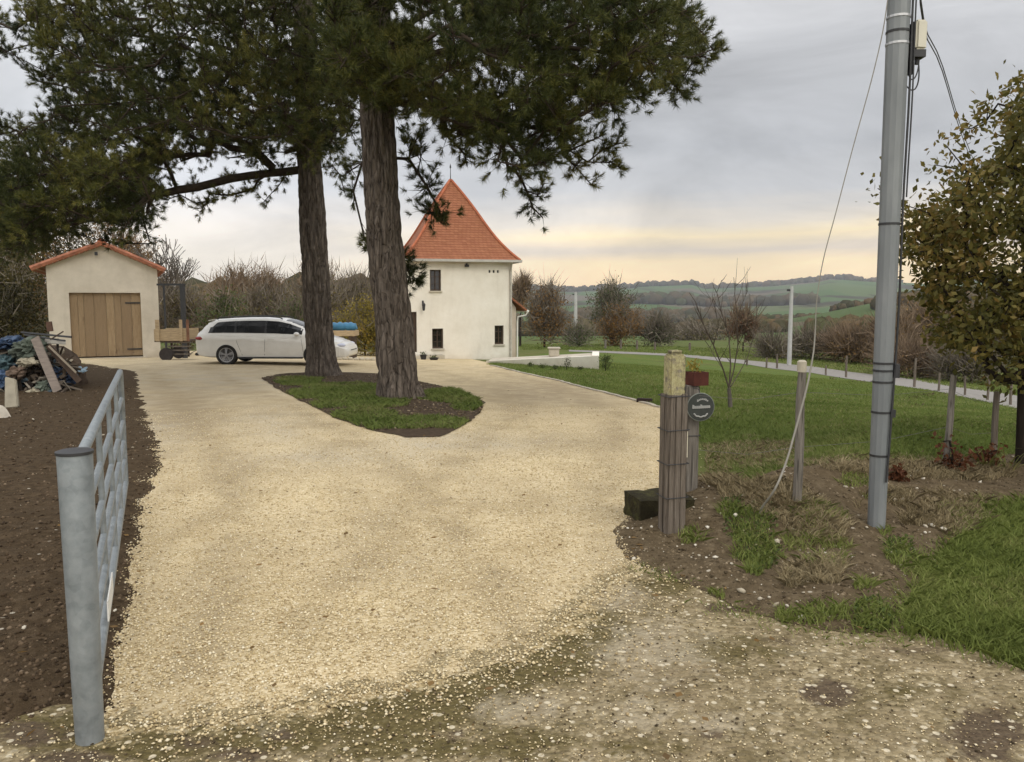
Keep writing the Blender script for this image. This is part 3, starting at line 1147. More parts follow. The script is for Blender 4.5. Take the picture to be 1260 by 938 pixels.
pine('farther tall pine with a long low limb reaching left over the garage',
     [(398, 465, 42), (397, 460, 40), (395, 440, 36), (392, 400, 35), (389, 350, 34), (386, 300, 33), (381, 210, 30), (378, 120, 28), (375, 0, 26)],
     float(PA[1]), 15.5,
     [([(20, 5), (60, -30), (450, -30), (450, 90), (440, 130), (425, 180), (400, 195), (370, 190), (330, 175), (270, 170), (210, 200), (170, 220), (120, 225), (70, 205), (40, 180), (60, 150), (70, 120), (50, 90), (35, 60)], 23, .9, (-4.5, 3.0), 4, [[(185, 28), (240, 28), (240, 45), (185, 45)], [(210, 175), (250, 165), (262, 195), (215, 205)], [(350, 128), (400, 130), (395, 150), (350, 148)]]),
      ([(0, 190), (60, 185), (170, 200), (200, 225), (186, 250), (180, 280), (150, 285), (110, 275), (60, 300), (10, 310), (-40, 270)], 20, .95, (-5.0, .5), 4, []),
      ([(-90, 20), (0, -10), (30, 40), (0, 75), (-60, 90)], 26, .85, (-3.5, 2.0), 2, []),
      ([(-90, 150), (0, 150), (50, 165), (30, 195), (-60, 200)], 26, .85, (-4.5, 0.0), 2, []),
      ([(170, 70), (440, 60), (445, 150), (410, 190), (330, 170), (200, 180), (150, 150)], 25, .85, (-4.8, -.6), 1, []),
      ([(150, 140), (385, 140), (385, 182), (300, 190), (200, 208), (150, 215)], 22, .85, (-2.2, 1.0), 2, []),
      ([(335, 55), (430, 50), (432, 150), (405, 190), (360, 185), (338, 120)], 21, .95, (-2.2, -.5), 1, []),
      ([(265, 178), (372, 180), (372, 205), (330, 215), (280, 215), (255, 210)], 22, .8, (-1.0, 2.0), 1, [])],
     [(55, 12, -.5), (20, 38, -.6), (10, 60, -.6), (28, 78, -.6), (47, 100, -.5), (20, 160, -3), (8, 165, -3), (45, 135, -1), (325, 248, -.4), (312, 232, -.4), (246, 262, -1), (258, 238, -1), (240, 250, -1), (272, 240, -1), (185, 300, -2),
      (176, 270, -2), (150, 300, -2.2), (125, 296, -2.2), (410, 205, .4), (425, 240, .5), (418, 215, .5), (300, 236, -.6), (100, 290, -2.4), (215, 226, -1.2), (236, 218, -1), (285, 212, -.6), (205, 246, -1.4), (222, 240, -1.2), (335, 206, -.3), (345, 226, -.2), (255, 248, -.9), (285, 240, -.7), (195, 232, -1.5), (318, 222, -.4), (268, 226, -.8), (350, 215, -.2), (8, 290, -3.2), (30, 310, -3.2)],
     [[(380, 208, 0), (350, 211, -.2), (310, 216, -.5), (260, 226, -.9), (200, 238, -1.4), (160, 246, -1.9), (110, 262, -2.3), (50, 280, -3.0)],
      [(379, 150, 0), (320, 140, -1.2), (240, 130, -2.4), (150, 125, -3.2), (70, 130, -3.6)],
      [(377, 100, 0), (320, 70, .8), (240, 50, 1.2), (140, 40, 1.0), (60, 30, .8)],
      [(378, 170, 0), (420, 150, .8), (440, 120, 1.2)],
      [(380, 185, 0), (320, 188, .9), (280, 195, 1.2)],
      [(377, 110, 0), (360, 80, -1.6), (340, 60, -3.2)]],
     (-5.0, float(PA[1]), 11.0, 6.0, 5.2, 4.0, 120), 5, float(PA[2]))

# ------------------------------------------------------------------ buildings
def render_mat(name, lo, mid, hi):
    n = NT(name, .92, .15)
    c = n.ramp(n.noise(1.1, 5, .6), [(.3, lo), (.5, mid), (.72, hi)])
    c = n.mix(n.ramp(n.noise(5, 4, .6), [(.45, 0), (.8, .5)]), c, lo)
    c = n.mix(n.ramp(n.noise(2.2, 5, .7, n.scaled((1, 1, .25))), [(.55, 0), (.75, .4)]), c, tuple(q * .80 for q in lo))
    z = n.node('ShaderNodeSeparateXYZ', {0: n.obj()}, 'Z')
    c = n.mix(n.math('MULTIPLY', n.ramp(n.math('ADD', z, n.math('MULTIPLY', n.noise(3, 4), .5)), [(.22, 1), (.55, 0)]), .35), c, (.40, .33, .22))
    return n.done(c, n.bump(n.noise(60, 4, .7), .35, .01, n.bump(n.noise(4, 3), .3, .03)))


WALL_CREAM = render_mat('cream_render', (.70, .655, .565), (.77, .73, .645), (.82, .785, .71))
WALL_BEIGE = render_mat('beige_render', (.50, .45, .365), (.585, .53, .44), (.66, .60, .50))
WALL_PINK = render_mat('pinkish_render', (.52, .44, .36), (.58, .50, .42), (.63, .55, .47))


def tile_mat(name):
    n = NT(name, .85, .25)
    b = n.node('ShaderNodeTexBrick', None, None)
    b.offset = .5
    x = n.node('ShaderNodeSeparateXYZ', {0: n.obj()}, None)
    u = n.math('ADD', x.outputs[0], x.outputs[1])
    v = n.node('ShaderNodeCombineXYZ', {0: u, 1: n.math('MULTIPLY', x.outputs[2], 1.0), 2: 0.0})
    for k, val in (('Vector', v), ('Scale', 1.0), ('Mortar Size', .006), ('Brick Width', .17), ('Row Height', .105), ('Mortar Smooth', .3), ('Bias', 0.0)):
        n.put(b.inputs[k], val)
    n.put(b.inputs['Color1'], (.265, .102, .050))
    n.put(b.inputs['Color2'], (.34, .140, .070))
    n.put(b.inputs['Mortar'], (.20, .055, .028))
    c = n.mix(n.ramp(n.noise(1.6, 5, .65), [(.4, 0), (.75, .6)]), b.outputs[0], (.30, .11, .06))
    c = n.mix(n.ramp(n.noise(9, 4, .65), [(.55, 0), (.8, .5)]), c, (.40, .18, .11))
    saw = n.math('FRACT', n.math('DIVIDE', x.outputs[2], .105))
    return n.done(c, n.bump(n.math('ADD', n.math('MULTIPLY', saw, -.9), b.outputs[1]), .9, .025))


TILE = tile_mat('terracotta_tiles')
WOOD_OAK = NT('oak_planks', .8, .2)
_isl = WOOD_OAK.island()
_g = WOOD_OAK.noise(3.2, 6, .65, WOOD_OAK.scaled((9, 9, .8)), 1.2)
_c = WOOD_OAK.ramp(_g, [(.25, (.20, .135, .075)), (.5, (.34, .245, .145)), (.75, (.44, .335, .215))])
_c = WOOD_OAK.mix(WOOD_OAK.math('MULTIPLY', _isl, .7), _c, (.20, .14, .085))
_c = WOOD_OAK.mix(WOOD_OAK.ramp(WOOD_OAK.noise(2.1, 3, .5, WOOD_OAK.scaled((2.5, 1, 1))), [(.66, 0), (.74, .6)]), _c, (.15, .095, .055))
WOOD_OAK = WOOD_OAK.done(_c, WOOD_OAK.bump(_g, .5, .01))
WOOD_PALE = simple('pale_timber', (.42, .32, .20), .85, .25, 5, .2, stretch=(1, 6, 6))
WOOD_DARK = simple('dark_timber', (.065, .042, .028), .7, .3, 6, .3, stretch=(4, 4, .5))
METAL_DARK = simple('dark_iron', (.025, .025, .027), .55, .2, 8, .5)
ZINC = simple('zinc_gutter', (.45, .43, .39), .45, .12, 5, .5, .5)
GLASS_DARK = NT('dark_pane', .06, .6)
GLASS_DARK = GLASS_DARK.done(GLASS_DARK.ramp(GLASS_DARK.noise(2, 2), [(.3, (.012, .010, .010)), (.7, (.03, .024, .022))]))
STONE = render_mat('limestone_blocks', (.42, .38, .30), (.50, .46, .38), (.60, .55, .46))
CREAM_PLASTIC = simple('cream_housing', (.60, .57, .47), .5, .05, 5, .4)
WHITE_PAINT = simple('white_paint', (.78, .77, .74), .5, .05, 5, .4)


def window(parent, cx, cz, w, h, y, wood=WOOD_DARK, mullions=1, glassm=GLASS_DARK, revealed=.16):
    """wooden window set back in a wall opening (local xz plane, outside is -y)"""
    fr = MB()
    t = .055
    yi = y + revealed
    fr.wall(w, h, yi - .03, yi + .03, [(cx - w / 2 + t, cz - h / 2 + t, cx + w / 2 - t, cz + h / 2 - t)], cx - w / 2, cz - h / 2)
    f = fr.build('window', wood, parent)
    sash = MB()
    if mullions:
        sash.box((cx, yi - .004, cz), (.035, .05, h - 2 * t))
        for q in (-.17, .17):
            sash.box((cx - w / 4 + .006, yi - .004, cz + q * h), (w / 2 - t - .02, .03, .022))
            sash.box((cx + w / 4 - .006, yi - .004, cz + q * h), (w / 2 - t - .02, .03, .022))
        sash.build('glazing_bar', wood, f)
    MB().box((cx, yi + .012, cz), (w - 2 * t + .01, .008, h - 2 * t + .01)).build('pane', glassm, f)
    return f


def lantern(parent, c, m=METAL_DARK):
    o = MB()
    x, y, z = c
    o.bar((x, y + .13, z + .12), (x, y - .10, z + .12), .02, .02)
    o.box((x, y + .125, z + .10), (.07, .02, .16))
    o.lathe([(.02, .10), (.075, .03), (.07, .0), (.05, -.20), (.02, -.22)], 6, (x, y - .08, z))
    return o.build('wall_lantern', m, parent)


def build_house():
    th = R(15)
    fr = G(630, 443.0)
    # front left corner along the facade so that it projects at px 505
    ux, uy = -math.cos(th), -math.sin(th)
    Wd = 0
    for q in np.arange(2.5, 7, .01):
        p = np.array([fr[0] + ux * q, fr[1] + uy * q, fr[2]])
        if to_px(p)[0] <= 504:
            Wd = q
            break
    c = np.array([fr[0] + ux * Wd / 2, fr[1] + uy * Wd / 2])
    base = (c[0], c[1], fr[2] - .02)
    top_z = at(630, 321, fr[1])[2] - base[2]
    apex_y = c[1] + Wd / 2 * math.cos(th)
    apex_z = at(553, 222, apex_y)[2] - base[2]
    W2 = Wd / 2
    D = Wd
    root = thing('tower_house', 'white two storey pigeon tower house with steep red tiled pyramid roof', 'house', base, th)
    sc = fr[1] / F                                # metres per photo pixel at the facade
    X = lambda px: (px - 567.5) * sc / math.cos(th) * 1.0
    Z = lambda py: (443 - py) * sc
    wins = [(X(537.5), Z(345.5), 13.5 * sc, 25 * sc), (X(539.5), Z(415), 13.5 * sc, 24 * sc), (X(613), Z(411.5), 11.5 * sc, 23 * sc)]
    dx, dw, dh0, dh1 = X(509), 13 * sc, Z(431), Z(383)
    holes = [(a - w / 2, b - h / 2, a + w / 2, b + h / 2) for a, b, w, h in wins] + [(dx - dw / 2, dh0, dx + dw / 2, dh1)]
    vent = [(X(v), Z(334.5)) for v in (601.5, 606.5, 611.5)]
    holes += [(a - .04, b - .055, a + .04, b + .055) for a, b in vent]
    mb = MB()
    mb.wall(Wd, top_z + .4, 0, .35, holes, -W2, -.4)
    for s in (-1, 1):
        mb.box((s * (W2 - .175), D / 2 + .0, (top_z - .4) / 2), (.35, D - .70, top_z + .4))
    mb.box((0, D - .175, (top_z - .4) / 2), (Wd, .35, top_z + .4))
    # thin dark backs, put in for the shade inside the pigeon holes
    w = mb.build('wall', WALL_CREAM, root)
    for a, b in vent:
        MB().box((a, .10, b), (.082, .04, .112)).build('pigeon_hole', METAL_DARK, w)
    for k, (a, b, ww, hh) in enumerate(wins):
        f = window(root, a, b, ww, hh, 0, glassm=GLASS_DARK)
        if k == 0:
            f['label'] = 'upper window, taller and greyer'
        MB().box((a, -.02, b - hh / 2 - .025), (ww + .08, .12, .05)).build('sill', STONE, f)
    dr = MB()
    dr.box((dx, .16, (dh0 + dh1) / 2), (dw, .05, dh1 - dh0))
    for q in range(4):
        dr.box((dx - dw / 2 + dw * (q + .5) / 4, .127, (dh0 + dh1) / 2), (dw / 4 - .012, .014, dh1 - dh0 - .02))
    dro = dr.build('door', WOOD_DARK, root)
    MB().blob((dx + dw * .36, .11, dh0 + .95), (.025, .03, .025)).build('handle', METAL_DARK, dro)
    # bell-cast pyramid roof
    ov = .25
    prof = []
    Hr = apex_z - top_z
    for t in np.linspace(0, 1, 22):
        half = (W2 + ov) * ((1 - t) * (1 - .17 * math.sin(math.pi * min(1, t * 1.0)) * (1 - t)) + .006)
        prof.append((half, top_z + Hr * t))
    V, Fc = [], []
    for h, z in prof:
        V += [(-h, D / 2 - h, z), (h, D / 2 - h, z), (h, D / 2 + h, z), (-h, D / 2 + h, z)]
    for i in range(len(prof) - 1):
        for k in range(4):
            k2 = (k + 1) % 4
            Fc.append((i * 4 + k, i * 4 + k2, (i + 1) * 4 + k2, (i + 1) * 4 + k))
    n_ = len(V)
    h = prof[0][0]
    V += [(-h, D / 2 - h, top_z - .05), (h, D / 2 - h, top_z - .05), (h, D / 2 + h, top_z - .05), (-h, D / 2 + h, top_z - .05)]
    Fc += [(k, n_ + k, n_ + (k + 1) % 4, (k + 1) % 4) for k in range(4)] + [(n_ + 3, n_ + 2, n_ + 1, n_)]
    rf = MB().add(V, Fc).build('roof', TILE, root)
    # hips
    hp = MB()
    for sx, sy in ((-1, -1), (1, -1), (1, 1), (-1, 1)):
        hp.tube([(sx * (q[0] + .01), D / 2 + sy * (q[0] + .01), q[1] + .015) for q in prof], .055, 6)
    hp.build('hip_tiles', simple('hip_tile', (.40, .13, .065), .85, .25, 6), rf)
    ev = MB()
    g = h + .0
    for a, b in (((-g, D / 2 - g - .05), (g, D / 2 - g - .05)), ((g + .05, D / 2 - g), (g + .05, D / 2 + g)), ((-g, D / 2 + g + .05), (g, D / 2 + g + .05)), ((-g - .05, D / 2 - g), (-g - .05, D / 2 + g))):
        ev.bar((a[0], a[1], top_z - .03), (b[0], b[1], top_z - .03), .10, .10)
    ev.build('gutter', ZINC, root)
    MB().tube([(W2 - .1, -.36, top_z - .05), (W2 - .07, -.12, top_z - .28), (W2 - .07, -.06, top_z - .4), (W2 - .07, -.06, .02)], .042, 8).build('downpipe', simple('pale_pipe', (.42, .39, .34), .5), root)
    MB().lathe([(.06, 0), (.05, .08), (.02, .12), (.012, .55), (.035, .58), (.035, .62), (.004, .75)], 8, (0, D / 2, apex_z - .06)).build('finial', METAL_DARK, rf)
    fl = MB()
    fl.box((X(574), -.07, Z(328)), (.16, .12, .09)).box((X(574), -.02, Z(327) + .03), (.06, .06, .06))
    fl.build('floodlight', METAL_DARK, root)
    lantern(root, (X(522.5), -.14, Z(375)))
    st = MB()
    st.box((X(526), -.35, .10), (1.25, .66, .42)).box((X(526), -.78, -.02), (1.35, .2, .2))
    st.build('doorstep', STONE, root)
    # lean-to wing behind on the right
    wd = thing('lean_to_annex', 'low pinkish annex with sloping tiled roof right of the tower house', 'annex', base, th)
    a0 = W2 + .01
    yy = 2.2
    k2 = (fr[1] + yy) / F / math.cos(th)
    xr = a0 + 25 * k2 - .16
    zt = lambda py: (443 - py) * (fr[1] + yy) / F - .0
    mb = MB()
    mb.prism([(a0, -.4), (xr, -.4), (xr, zt(383)), (a0 + .35, zt(368)), (a0, zt(366))], 'y', yy, yy + 2.4)
    mb.build('wall', WALL_PINK, wd)
    rf2 = MB()
    rf2.prism([(a0 + .30, zt(369) + .02), (xr + .42, zt(387.5)), (xr + .42, zt(387.5) + .09), (a0 + .30, zt(369) + .11)], 'y', yy - .3, yy + 2.5)
    rf2.build('roof', TILE, wd)
    gt = MB()
    gt.tube([(xr + .45, yy - .34, zt(387)), (xr + .45, yy + 2.5, zt(387))], .055, 8)
    gt.tube([(xr + .45, yy - .3, zt(388)), (xr + .38, yy - .22, zt(392)), (xr + .06, yy - .10, zt(394)), (xr + .04, yy - .06, zt(399)), (xr + .04, yy - .06, -.3)], .035, 8)
    gt.build('gutter', WHITE_PAINT, wd)
    sh = MB()
    sh.box((a0 + .17, yy - .06, zt(373)), (.30, .10, 30 * k2))
    sh.wall(.34, 32 * k2, yy - .125, yy - .112, [(a0 + .05, zt(386), a0 + .15, zt(361)), (a0 + .19, zt(386), a0 + .29, zt(361))], a0, zt(389))
    sh.build('dark_shutter', METAL_DARK, wd)
    MB().box((a0 + .17, yy - .128, zt(383)), (.28, .012, .06)).build('white_rail', WHITE_PAINT, wd)
    lantern(wd, (a0 + .19, yy - .14, zt(398)))
    return root, base, th, Wd


HOUSE, HBASE, HTH, HW = build_house()


def build_garage():
    b0 = G(131, 441)
    d = float(b0[1])
    s = d / F
    base = (b0[0], d, b0[2] - .02)
    X = lambda px: (px - 131) * s * math.cos(R(25))
    Z = lambda py: (441 - py) * s
    root = thing('garage', 'small cream rendered garage with orange tiled gable roof and plank door', 'garage', base, R(25))
    xl, xr = X(65), X(199)
    ze, za = Z(337), Z(311)
    L = 6.0
    d0, d1, dt = X(90), X(176.5), Z(360)
    mb = MB()
    mb.wall(xr - xl, ze + .4, 0, .22, [(d0, -.5, d1, dt)], xl, -.4)
    xm_ = (xl + xr) / 2
    rl_ = lambda x: Z(303) + (Z(334) - Z(303)) * (abs(x - xm_) / ((X(207) - xm_) if x > xm_ else (xm_ - X(50)))) - .012
    gb = [(xl, ze), (xr, ze), (xr, rl_(xr)), (xm_, Z(303) - .012), (xl, rl_(xl))]
    mb.prism(gb, 'y', 0, .22)
    mb.prism(gb, 'y', L - .22, L)
    for x in (xl + .11, xr - .11):
        mb.box((x, L / 2, (ze - .4) / 2), (.22, L - .44, ze + .4))
    mb.box(((xl + xr) / 2, L - .11, (ze - .4) / 2), (xr - xl, .22, ze + .4))
    mb.build('wall', WALL_BEIGE, root)
    xm = (xl + xr) / 2
    # roof slopes: boards below, canal tiles above
    bo, ti = MB(), MB()
    for sgn in (-1, 1):
        e = (X(50) if sgn < 0 else X(207))
        ez = Z(334) if sgn < 0 else Z(334)
        rz = Z(303)
        p0, p1 = np.array([xm, rz]), np.array([e, ez])
        n2 = np.array([-(p1 - p0)[1], (p1 - p0)[0]]) / np.linalg.norm(p1 - p0)
        if n2[1] < 0: n2 = -n2
        bo.prism([tuple(p0), tuple(p1), tuple(p1 + n2 * .05), tuple(p0 + n2 * .05)], 'y', -.22, L + .2)
        K = 13
        for r in range(22):
            y = -.18 + r * .30
            for k in range(K):
                a = p0 + (p1 - p0) * (k / K) + n2 * .085
                b = p0 + (p1 - p0) * ((k + 1.12) / K) + n2 * .070
                if True:
                    ti.tube([(a[0], y, a[1]), (b[0], y, b[1])], [.088, .105], 6, cap=True)
    bo.build('soffit_board', simple('soffit_boards', (.55, .45, .33), .85, .2, 5), root)
    tl = ti.build('roof_tiles', simple('canal_tile', (.33, .135, .08), .88, .45, 3.5, bump=.01), root, smooth=40)
    MB().tube([(xm, -.26, Z(303) + .12), (xm, L + .2, Z(303) + .12)], .13, 10).build('ridge_tiles', simple('ridge_tile', (.42, .14, .07), .88, .4, 5), tl)
    # plank door
    pl = MB()
    widths = [1.0, .75, 1.3, 1.55, 1.0, .9, 1.35, 1.25]
    tot = sum(widths)
    x = d0
    for i, w in enumerate(widths):
        ww = (d1 - d0) * w / tot
        pl.box((x + ww / 2, .15 + .006 * (i % 3), dt / 2 + .04), (ww - .008, .05, dt - .10))
        x += ww
    dr = pl.build('door', WOOD_OAK, root)
    for z in (.28, dt - .42):
        MB().box((d1 - .27, .108, z + .05), (.5, .012, .05)).build('strap_hinge', METAL_DARK, dr)
    MB().box(((d0 + d1) / 2, -.06, .0), (d1 - d0 + .3, .5, .09)).build('threshold', STONE, root)
    lt = MB()
    lt.box((X(125), -.14, Z(313)), (.10, .12, .12))
    lt.build('floodlight', METAL_DARK, root)
    return base, d


GB, GD = build_garage()

# ------------------------------------------------------------------ terrace
def build_terrace():
    L, Rr = G(598, 446.5), G(737, 455)
    zl, zr = at(598, 444.5, L[1])[2], at(737, 438, Rr[1])[2]
    o = np.array([Rr[0], Rr[1], Rr[2]])
    root = thing('terrace_wall', 'low cream retaining wall of the terrace, right of the tower house', 'wall', o)
    a, b = Vector((L[0], L[1])), Vector((Rr[0], Rr[1]))
    back = Vector((Rr[0], Rr[1])).normalized()
    mb = MB()
    K = 14
    for q in range(K):
        p, r = a.lerp(b, q / K), a.lerp(b, (q + 1) / K)
        z0, z1 = zl + (zr - zl) * q / K, zl + (zr - zl) * (q + 1) / K
        vs = []
        for (c, z) in ((p, z0), (r, z1)):
            for e in (0, .22):
                w = c + back * e
                vs += [(w.x - o[0], w.y - o[1], gz(w.x, w.y) - .3 - o[2]), (w.x - o[0], w.y - o[1], z - o[2])]
        mb.add(vs, [(0, 4, 5, 1), (2, 3, 7, 6), (1, 5, 7, 3)] + ([(4, 6, 7, 5)] if q == K - 1 else []) + ([(0, 1, 3, 2)] if q == 0 else []))
    c0, c1 = b + back * .22, b + back * 2.2
    sd_ = Vector((-back.y, back.x)) * .22
    pts = [c0, c1, c1 + sd_, c0 + sd_]
    mb.prism([(p.x - o[0], p.y - o[1]) for p in pts], 'z', -.6, zr - .004 - o[2])
    mb.build('render_face', WALL_CREAM, root)
    fl = MB()
    for q in range(K):
        p, r = a.lerp(b, q / K) + back * .22, a.lerp(b, (q + 1) / K) + back * .22
        z0, z1 = zl + (zr - zl) * q / K - .03, zl + (zr - zl) * (q + 1) / K - .03
        e = back * 1.7
        fl.add([(p.x - o[0], p.y - o[1], z0 - o[2]), (r.x - o[0], r.y - o[1], z1 - o[2]), (r.x + e.x - o[0], r.y + e.y - o[1], z1 - o[2]), (p.x + e.x - o[0], p.y + e.y - o[1], z0 - o[2])], [(0, 1, 2, 3)])
    fl.build('paving', simple('terrace_paving', (.48, .43, .35), .9, .15, 3), root)
    w = a.lerp(b, .62) + back * 1.3
    zz = zl + (zr - zl) * .62 - .035
    q = thing('stone_plinth', 'small pale square stone plinth standing on the terrace', 'plinth', (w.x, w.y, zz))
    MB().box((0, 0, .13), (.34, .34, .26)).build('shaft', STONE, q, bevel=.015)
    MB().box((0, 0, .285), (.42, .42, .05)).build('cap', STONE, q, bevel=.01)
    return zr, Rr


TT, TR = build_terrace()

# ------------------------------------------------------------------ car
def build_car():
    g = G(283, 449)
    Y = float(g[1]) + .85
    sc = Y / F
    rearx = at(279, 440, Y - .85)[0]
    cx = rearx + 1.36 * .945
    rz = R(-1.5)
    SC = .945
    root = thing('estate_car', 'white estate car with dark side windows and roof rails, parked behind the pines', 'car', (cx, Y, gz(cx, Y) + .01), rz)
    root.scale = (SC, SC, SC * .97)
    PAINT = NT('white_car_paint', .28, .5)
    PAINT.b.inputs['Coat Weight'].default_value = .6
    PAINT = PAINT.done(PAINT.ramp(PAINT.noise(3, 2), [(.3, (.60, .585, .55)), (.7, (.66, .645, .61))]))
    BLACK = simple('black_trim', (.018, .018, .019), .5, .15, 6, .4)
    GLS = NT('tinted_glass', .12, .45)
    GLS = GLS.done(GLS.ramp(GLS.noise(1.5, 2), [(.3, (.008, .009, .010)), (.7, (.018, .019, .020))]))
    TYRE = simple('tyre_rubber', (.022, .021, .020), .9, .2, 12, .2)
    RIM = simple('alloy_rim', (.30, .30, .31), .35, .1, 6, .5, .8)
    st = np.array([
        # x, zlow, zbelt, ztop, w_low, w_belt, w_green
        (-2.385, .44, .74, .80, .66, .70, .62), (-2.36, .36, .86, .93, .74, .78, .66), (-2.28, .30, .94, 1.04, .80, .84, .68), (-2.15, .27, .975, 1.20, .84, .865, .66),
        (-2.0, .25, .985, 1.355, .86, .88, .645), (-1.84, .24, .99, 1.44, .87, .89, .64), (-1.4, .235, .99, 1.475, .885, .90, .65), (-.8, .235, .985, 1.50, .895, .905, .66),
        (-.2, .235, .975, 1.505, .90, .905, .665), (.25, .235, .965, 1.475, .90, .905, .65), (.6, .235, .955, 1.385, .90, .90, .63), (.95, .235, .95, 1.235, .895, .895, .63),
        (1.22, .235, .94, 1.07, .89, .885, .66), (1.36, .235, .925, .965, .885, .88, .70), (1.6, .235, .865, .90, .88, .86, .66), (1.9, .245, .775, .81, .86, .82, .62),
        (2.12, .25, .695, .725, .82, .76, .56), (2.27, .25, .625, .65, .75, .69, .50), (2.36, .27, .56, .585, .66, .60, .44), (2.385, .32, .51, .53, .58, .54, .40)])
    xs = np.unique(np.concatenate([np.linspace(-2.385, 2.385, 90), st[:, 0]]))
    cols = [np.interp(xs, st[:, 0], st[:, k]) for k in range(1, 7)]
    for _ in range(3):
        cols = [np.concatenate([[c[0]], (c[:-2] + 2 * c[1:-1] + c[2:]) / 4, [c[-1]]]) for c in cols]
    zl, zb, zt, wl_, wb, wg = cols

    def section(i):
        h = zb[i] - zl[i]
        half = [(0, zl[i]), (wl_[i] * .80, zl[i]), (wl_[i] * .95, zl[i] + .05 * h), (wl_[i] * .985, zl[i] + .22 * h), (wl_[i] * 1.0, zl[i] + .48 * h), (wl_[i] * 1.003, zl[i] + .72 * h),
                (wb[i] * .995, zl[i] + .86 * h), (wb[i] * .965, zb[i] - .012), (wb[i] * .945, zb[i] + .012)]
        t = zt[i] - zb[i]
        half += [(wb[i] * .945 + (wg[i] - wb[i] * .945) * .5, zb[i] + t * .5 + .01), (wg[i], zt[i] - min(.07, t * .3)), (wg[i] * .93, zt[i] - min(.03, t * .12)), (wg[i] * .72, zt[i]), (wg[i] * .35, zt[i] + .012), (0, zt[i] + .016)]
        return half
    n_h = len(section(0))
    V, Fc = [], []
    for i in range(len(xs)):
        hs = section(i)
        ring = [(xs[i], -y, z) for y, z in hs] + [(xs[i], y, z) for y, z in hs[-2:0:-1]]
        V += ring
    m = len(ring)
    for i in range(len(xs) - 1):
        for k in range(m):
            k2 = (k + 1) % m
            Fc.append((i * m + k, (i + 1) * m + k, (i + 1) * m + k2, i * m + k2))
    Fc.append(tuple(range(m)))
    Fc.append(tuple((len(xs) - 1) * m + k for k in range(m - 1, -1, -1)))
    body = MB().add(V, Fc).build('body', PAINT, root)
    # cut the wheel arches
    WX = (-1.36, 1.35)
    cut = MB()
    for wx in WX:
        for s in (-1, 1):
            M = Matrix.Rotation(R(90), 3, 'X')
            cut.lathe([(.385, -.30), (.385, .30)], 32, (wx, s * .85, .325), M)
    co = cut.build('cutter', None)
    md = body.modifiers.new('arch', 'BOOLEAN')
    md.operation, md.object, md.solver = 'DIFFERENCE', co, 'EXACT'
    bpy.context.view_layer.update()
    ev = body.evaluated_get(bpy.context.evaluated_depsgraph_get())
    me = bpy.data.meshes.new_from_object(ev)
    body.modifiers.clear()
    body.data = me
    bpy.data.objects.remove(co)
    me.shade_smooth()
    me.set_sharp_from_angle(angle=R(32))

    def sidepatch(x0, x1, f0, f1, s, off=.008, n=14, r0=0.0, r1=0.0):
        """patch on the flank between belt (f=0) and window top (f=1)"""
        P, idx = [], []
        X = np.linspace(x0, x1, n)
        for j, x in enumerate(X):
            zb_, zt_, wb_, wg_ = (np.interp(x, xs, q) for q in (zb, zt, wb, wg))
            a = np.array([wb_ * .945, zb_ + .012])
            mid = np.array([wb_ * .945 + (wg_ - wb_ * .945) * .5, zb_ + (zt_ - zb_) * .5 + .01])
            b = np.array([wg_, zt_ - min(.07, (zt_ - zb_) * .3)])
            for f in (f0 + r0 * 0, (f0 + f1) / 2, f1):
                q = a + (mid - a) * min(1, f / .5) if f <= .5 else mid + (b - mid) * (f - .5) / .5
                P.append((x, s * (q[0] + off), q[1]))
        for j in range(n - 1):
            for k in range(2):
                f = (j * 3 + k, (j + 1) * 3 + k, (j + 1) * 3 + k + 1, j * 3 + k + 1)
                idx.append(f if s < 0 else f[::-1])
        return P, idx
    for s in (-1, 1):
        for x0, x1 in ((-1.93, -1.12), (-1.06, -.18), (-.12, .98)):
            P, idx = sidepatch(x0, x1, .07, .96, s)
            mb = MB()
            if x0 == -1.93:           # rear quarter light tapers towards the tail
                P = [(p[0] + (.14 * (1 - j // 3 / 13) if j % 3 == 2 else (.05 * (1 - j // 3 / 13) if j % 3 == 1 else 0)), p[1], p[2]) for j, p in enumerate(P)]
            mb.add(P, idx).build('side_window', GLS, root)
        for x0, x1 in ((-1.12, -1.06), (-.18, -.12)):
            P, idx = sidepatch(x0, x1, .07, .96, s, .010, 3)
            MB().add(P, idx).build('window_pillar', BLACK, root)
    # windscreen and tailgate glass
    for nm, X, sg in (('windscreen', np.linspace(.42, 1.27, 8), 1), ('rear_window', np.linspace(-2.24, -1.93, 6), -1)):
        P, idx = [], []
        for x in X:
            zt_, wg_ = np.interp(x, xs, zt), np.interp(x, xs, wg)
            for q in (-.9, -.72, -.35, 0, .35, .72, .9):
                zz = zt_ + (.016 if q == 0 else .012 if abs(q) < .4 else 0 if abs(q) < .8 else -.04)
                P.append((x + sg * .006, q * wg_, zz + .010))
        for i in range(len(X) - 1):
            for k in range(6):
                idx.append((i * 7 + k, (i + 1) * 7 + k, (i + 1) * 7 + k + 1, i * 7 + k + 1))
        MB().add(P, idx).build(nm, GLS, root, smooth=60)
